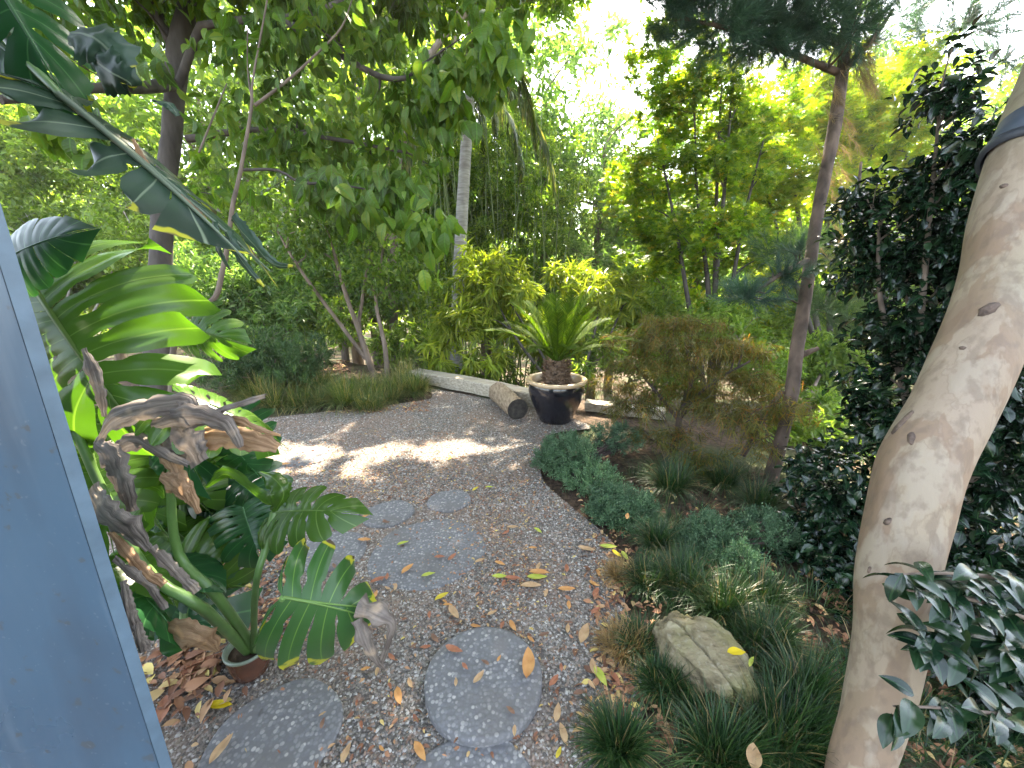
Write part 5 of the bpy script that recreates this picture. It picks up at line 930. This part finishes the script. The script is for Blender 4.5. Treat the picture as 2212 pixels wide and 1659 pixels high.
# ================================================================== FALLEN LEAVES
def fleaf(u, v, ang, ln, colr, label, h=0.0, shape=.36, curlv=.35, group='fallen leaves on the gravel'):
    c0_ = G(u, v); h += sum(sh for sc_c, sr, sh, _s in SC if np.hypot(*(c0_-sc_c)[:2]) < sr and h == 0); c = G(u, v, .012+h); L = PX(ln, (h-CH)/(-sP+(829.5-v)/F*cP)); mb = MB(); n = 9; K = 5; s = np.linspace(0, 1, n); wd = L*shape*np.sin(pi*np.clip(s, 0, 1)**.85)**.8*.5
    a = math.radians(ang); dx = A(math.cos(a), math.sin(a), 0); dy = A(-dx[1], dx[0], 0); q = np.linspace(-1, 1, K); bendc = (R.random()-.5)*.35; cu = curlv*(.4+R.random())
    pts = []
    for i in range(n):
        cen = c+dx*(s[i]-.5)*L+dy*bendc*L*(s[i]-.5)**2+A(0, 0, 1)*(L*cu*.5*(s[i]-.5)**2)
        for qq in q: pts.append(cen+dy*qq*wd[i]+A(0, 0, 1)*(abs(qq)*wd[i]*cu*1.2+R.normal()*.0008))
    Q = [[i*K+j, i*K+j+1, (i+1)*K+j+1, (i+1)*K+j] for i in range(n-1) for j in range(K-1)]; mb.add(pts, Q)
    o = mb.build('fallen_leaf', M['lf_'+colr], at=c); return tag(o, label, 'fallen leaf', group)
near_l = [(870, 1173, 30, 26, 'lime', 'small lime-yellow leaf on the large sunken stepping stone'), (880, 1229, 60, 36, 'orange', 'orange and yellow leaf below the lime leaf on the large sunken stone'), (925, 1241, 20, 30, 'lime', 'pale lime leaf right of the orange one near the monstera'),
 (1037, 1211, 30, 26, 'tan', 'buff curled leaf alone at the middle of the gravel'), (1162, 1146, -50, 24, 'lime', 'yellow-green leaf in the upper gravel near the small juniper'), (1107, 1139, 5, 26, 'tan', 'tan leaf left of the upper yellow-green leaf'), (1267, 1186, -20, 40, 'tan', 'ochre curled leaf lying just below the small juniper'),
 (1314, 1181, -5, 38, 'lime', 'lime leaf at the edge of the gravel below the small juniper'), (1332, 1196, -60, 28, 'gold', 'golden leaf between the two lime leaves at the gravel edge'), (1349, 1201, -80, 30, 'lime', 'upright lime leaf at the grass edge right of the golden leaf'), (1079, 1246, 0, 34, 'lime', 'left yellow-green leaf of the row in mid gravel'),
 (1107, 1250, -5, 36, 'rust', 'pinkish leaf overlapping the left yellow-green leaf of the row'), (1165, 1237, -5, 44, 'orange', 'ochre leaf on top of the crossed pair in mid gravel'), (1160, 1246, 0, 44, 'lime', 'lime leaf beneath the ochre leaf of the crossed pair'), (1147, 1264, 0, 46, 'tan', 'long tan leaf just below the crossed pair'), (1224, 1273, 0, 38, 'orange', 'tan-orange leaf right of the crossed pair'),
 (1224, 1228, 85, 26, 'rust', 'reddish leaf above the tan-orange leaf right of the crossed pair'), (954, 1288, 40, 34, 'yellow', 'yellow leaf with brown tip left of the large tan leaf'), (980, 1323, -55, 44, 'tan', 'large pointed tan leaf above the nearest round stepping stone'), (1027, 1353, -10, 24, 'orange', 'small orange leaf at the far rim of the nearest round stepping stone'),
 (1107, 1352, -65, 32, 'orange', 'narrow orange leaf with stem beyond the nearest round stepping stone'), (939, 1379, -50, 30, 'brown', 'brown curled leaf at the upper left rim of the nearest round stone'), (980, 1403, -20, 42, 'rust', 'twisted russet leaf on the upper left of the nearest round stone'), (1004, 1439, -50, 22, 'rust', 'small pinkish leaf on the left of the nearest round stone'),
 (1035, 1463, 55, 36, 'tan', 'buff folded leaf at the centre of the nearest round stone'), (1142, 1433, 85, 74, 'orange', 'largest orange leaf, on the right side of the nearest round stone'), (1262, 1369, 65, 56, 'tan', 'long ochre curled leaf left of the dry grass tuft'), (1317, 1409, -40, 32, 'tan', 'pale buff leaf beside the dry grass tuft'), (1297, 1460, -70, 50, 'lime', 'bright lime leaf right of the nearest round stone'),
 (1281, 1440, 90, 40, 'tan', 'buff leaf tucked beside the bright lime leaf'), (1330, 1466, -70, 34, 'rust', 'russet leaf right of the bright lime leaf'), (1197, 1470, 50, 34, 'rust', 'pink-brown leaf touching the right rim of the nearest round stone'), (1252, 1496, 10, 30, 'brown', 'dark curled leaf below the bright lime leaf'), (1204, 1539, 75, 42, 'tan', 'tan leaf right of the lower rim of the nearest round stone'),
 (1217, 1583, 100, 44, 'tan', 'folded buff leaf left of the bottom grass tuft'), (860, 1503, -65, 44, 'orange', 'orange-tan leaf left of the nearest round stone'), (907, 1622, -50, 50, 'orange', 'broad orange leaf near the bottom edge left of centre'), (747, 1626, 85, 40, 'tan', 'narrow tan leaf at the bottom edge left of the broad orange leaf'), (1207, 1626, 60, 26, 'yellow', 'small yellowish leaf by the bottom edge beside the grass tuft'),
 (475, 1524, 0, 54, 'gold', 'ochre-yellow leaf below the small brown pot'), (420, 1503, 40, 50, 'brown', 'brown leaf left of the small brown pot'), (440, 1440, 45, 90, 'rust', 'largest russet leaf heaped left of the small brown pot'), (478, 1618, 80, 60, 'tan', 'curled ochre leaf at the bottom left stepping stone'), (353, 1533, -60, 70, 'rust', 'russet leaf along the foot of the painted post'),
 (1437, 1573, -70, 60, 'tan', 'tan leaf in the shade between the two bottom grass tufts'), (1470, 1536, -20, 44, 'orange', 'orange-buff leaf below the rock'), (977, 1203, 60, 28, 'rust', 'russet leaf beside the crack of the large sunken stone'), (950, 1203, 5, 24, 'rust', 'tiny red leaf on the large sunken stone'), (817, 1253, 30, 34, 'rust', 'red-orange leaf near the worn monstera leaf'), (787, 1166, 0, 30, 'orange', 'orange leaf between the two small pale stones'),
 (1163, 1223, 70, 24, 'tan', 'small tan leaf above the crossed pair'), (1287, 1280, 60, 32, 'rust', 'russet leaf near the gravel edge right of the crossed pair'), (1327, 1270, -10, 26, 'tan', 'pale leaf at the edge of the grass near the rock'), (1287, 1320, 40, 30, 'rust', 'red-brown leaf above the long ochre curled leaf'), (615, 1002, 10, 24, 'orange', 'orange leaf on the far left gravel behind the monstera leaf'), (972, 990, 80, 16, 'yellow', 'tiny yellow leaf in the sunny strip of gravel'), (1057, 1052, 0, 18, 'lime', 'lime leaf right of the farthest small stepping stone'), (1027, 1056, 60, 20, 'yellow', 'yellow leaf beside the farthest small stepping stone')]
for u, v, a, ln, c, lab in near_l: fleaf(u, v, a, ln, c, lab)
fleaf(1590, 1408, 0, 40, 'gold', 'bright golden leaf resting on the rock', h=.175, shape=.5, group='fallen leaves in the right-hand bed'); fleaf(1622, 1429, 45, 34, 'lime', 'narrow lime leaf leaning right of the golden leaf', h=.12, shape=.25, group='fallen leaves in the right-hand bed')
fleaf(1628, 1636, 60, 60, 'tan', 'broad buff leaf on the grass at the bottom edge', h=.12, shape=.5, group='fallen leaves in the right-hand bed'); fleaf(1355, 1115, 70, 24, 'orange', 'orange leaf lying on the small juniper cushion', h=.16, group='fallen leaves in the right-hand bed')
for k in range(60):
    u, v = 690+640*R.random(), 1090+540*R.random()**.8; g = G(u, v)
    if not inside(np.array([g[0]]), np.array([g[1]]), op)[0]: continue
    fleaf(u, v, R.random()*360, 14+12*R.random(), ['rust', 'tan', 'orange', 'brown'][k % 4], 'small dull dry leaf scattered loose on the gravel', group='small dry leaves scattered on the gravel')
# crumbs of litter
lt = MB()
def crumbs(n, fu, smin, smax, chk=True, h=.008):
    ps = []
    while len(ps) < n:
        u, v = fu(); g = G(u, v, h)
        if chk and not inside(np.array([g[0]]), np.array([g[1]]), op)[0]: continue
        ps.append(g)
    ps = np.array(ps); a = R.random(n)*2*pi; L = smin+(smax-smin)*R.random(n)**2; leaves(lt, ps, np.stack([np.cos(a), np.sin(a), R.normal(size=n)*.15], -1), A(0, 0, 1)+R.normal(size=(n, 3))*.35, L, L*.45, 'oval')
crumbs(900, lambda: (600+650*R.random(), 900+200*R.random()), .012, .035); crumbs(1700, lambda: (1080+R.normal()*75, 1150+R.normal()*120), .006, .024); crumbs(2500, lambda: (820+R.normal()*130, 1010+R.normal()*45), .008, .026); crumbs(900, lambda: (430+950*R.random(), 1000+640*R.random()), .008, .03)
crumbs(900, lambda: (1330+R.normal()*34, 1060+560*R.random()), .012, .05, False); crumbs(260, lambda: (400+R.normal()*55, 1430+R.normal()*55), .02, .085, False, .02); crumbs(500, lambda: (470+170*R.random(), 1180+200*R.random()), .02, .05, False)
crumbs(1500, lambda: (1400+800*R.random(), 1000+650*R.random()), .025, .06, False, .02); crumbs(300, lambda: (640+110*R.random(), 775+30*R.random()), .05, .09, False, .05); crumbs(300, lambda: (700+230*R.random(), 865+25*R.random()), .02, .05, True)
tag(lt.build('leaf_litter', M['litmix']), 'crumbled russet and tan leaf litter strewn over gravel and beds', 'leaf litter', kind='stuff')

# ================================================================== BACKGROUND TREES
def far_mesh(seed, mat, leaf=.16, ncl=330, per=34, asp=.45, kind='kite', H=9., wdt=2.6):
    """crown and trunk meshes for a distant tree; returned as a template thing"""
    blobs = [(A(R.normal()*wdt*.35, R.normal()*wdt*.35, H*(.30+.65*k/8)), A(wdt*.55*(1.15-.5*k/8), wdt*.55*(1.15-.5*k/8), H*.12)) for k in range(9)]
    C, o_ = in_blobs(blobs, ncl, .5); pos, d, tw = clumps(C, o_, per, .34, .2, .35); lm = MB(); L = leaf*(.6+.8*R.random(len(pos)))
    leaves(lm, pos, d, A(0, 0, 1)+R.normal(size=pos.shape)*.7, L, L*asp, kind); tm = MB(); p = tube(tm, [A(0, 0, -1), A(.1, 0, H*.4), A(R.normal()*.3, 0, H*.85)], [.18, .13, .04], 8, 10); grow(tm, skel_of(p, [.18, .13, .04]), C[:45], .06, .01)
    return lm, tm
far = {}
for k, (mt, lf, asp, H, wdt) in {'cool': ('bluegreen', .20, .35, 9, 2.6), 'bright': ('bright', .19, .45, 8, 2.6), 'mid': ('mid', .20, .4, 9.5, 2.8), 'gold': ('maple', .16, .8, 7.5, 2.6)}.items():
    lm, tm = far_mesh(1, mt, lf, asp=asp, H=H, wdt=wdt); far[k] = (lm.build('crown', M[mt]), tm.build('trunk', M['bark_mid']))
spots = [(-12, 11, 'bright', 1.3), (-9.5, 14, 'bright', 1.4), (-7, 11.5, 'bright', 1.15), (-6.2, 16, 'cool', 1.5), (-4.2, 12.5, 'mid', 1.25), (-2.6, 15.5, 'cool', 1.5), (-.8, 12.6, 'mid', 1.15), (1.0, 13.5, 'cool', 1.22), (2.6, 12.6, 'cool', 1.0), (3.6, 14.5, 'cool', 1.0), (5.0, 12.5, 'gold', 1.05), (6.8, 15.5, 'cool', 1.25), (8.0, 11.5, 'gold', 1.1), (10.5, 14, 'cool', 1.2), (12.5, 11, 'bright', 1.1), (14.5, 15, 'mid', 1.2), (-15, 15, 'mid', 1.1), (10.6, 8.2, 'mid', .9), (6.4, 9.0, 'bright', .55), (-10.5, 8.2, 'mid', .7), (3.6, 9.6, 'bright', .5), (1.6, 9.4, 'cool', .5), (-3.9, 9.2, 'cool', .55), (-5.6, 9.4, 'bright', .5)]
look = {'cool': 'blue-green', 'bright': 'pale sunlit green', 'mid': 'mid-green', 'gold': 'golden-green'}
where = ['at the far left edge', 'behind the pale forked tree', 'low behind the pale forked tree', 'left of the palm, far off', 'behind the broadleaf trunk', 'tallest left of the palm crown', 'directly behind the palm', 'right of the palm crown', 'under the open patch of sky', 'right of the open patch of sky', 'behind the upright maple stems', 'high behind the pine trunk', 'behind the golden-lit maple', 'far right behind the camellia', 'at the far right edge', 'farthest right', 'farthest left', 'right behind the camellia top', 'low, seen between pine trunk and camellia', 'low at the left behind the dark leaf', 'low behind the sago fronds', 'low, just right of the bamboo', 'low behind the small multi-stemmed tree', 'low behind the layered shrub']
for k, (x, y, kd, s_) in enumerate(spots):
    e = thing('background_tree', look[kd]+' leafy background tree '+where[k], 'tree', (x, y, float(gz(x, y))), 'trees beyond the terrace'); rz = R.random()*6.28; 
    for src in far[kd]:
        o = src.copy(); col.objects.link(o); o.parent = e; o.location = (0, 0, 0); o.scale = (s_,)*3; o.rotation_euler = (0, 0, rz)
for a_, b_ in far.values(): bpy.data.objects.remove(a_); bpy.data.objects.remove(b_)
wd = MB(); n = 26000; x = R.uniform(-60, 60, n); y = R.uniform(24, 40, n); top = 4.5+5*vnoise(np.stack([x*.22, y*.1, x*0], -1), 4)+np.clip(np.abs(x)*.12, 0, 4); z = -5.5+(top+5.5)*R.random(n)**.8
leaves(wd, np.stack([x, y, z], -1), rdir(n), A(0, 0, 1)+rdir(n), .8, .5, 'kite'); tag(wd.build('far_wood', M['mid']), 'distant wooded slope closing the view behind the garden trees', 'wood', kind='stuff')

# thin volume added for the milky veil that glare lays over the distance
mb = MB(); box(mb, (0, 100, 8), (300, 330, 30)); ho = mb.build('glare_veil', M['mid'], smooth=False); ho.data.materials.clear()
hm = bpy.data.materials.new('glare_veil_air'); hm.use_nodes = True; ht = hm.node_tree; ht.nodes.clear(); hout = ht.nodes.new('ShaderNodeOutputMaterial'); pv = ht.nodes.new('ShaderNodeVolumePrincipled')
pv.inputs['Density'].default_value = .0013; pv.inputs['Color'].default_value = (1, .98, .93, 1); pv.inputs['Anisotropy'].default_value = .4
ht.links.new(pv.outputs[0], hout.inputs['Volume']); ho.data.materials.append(hm); tag(ho, kind='stuff')
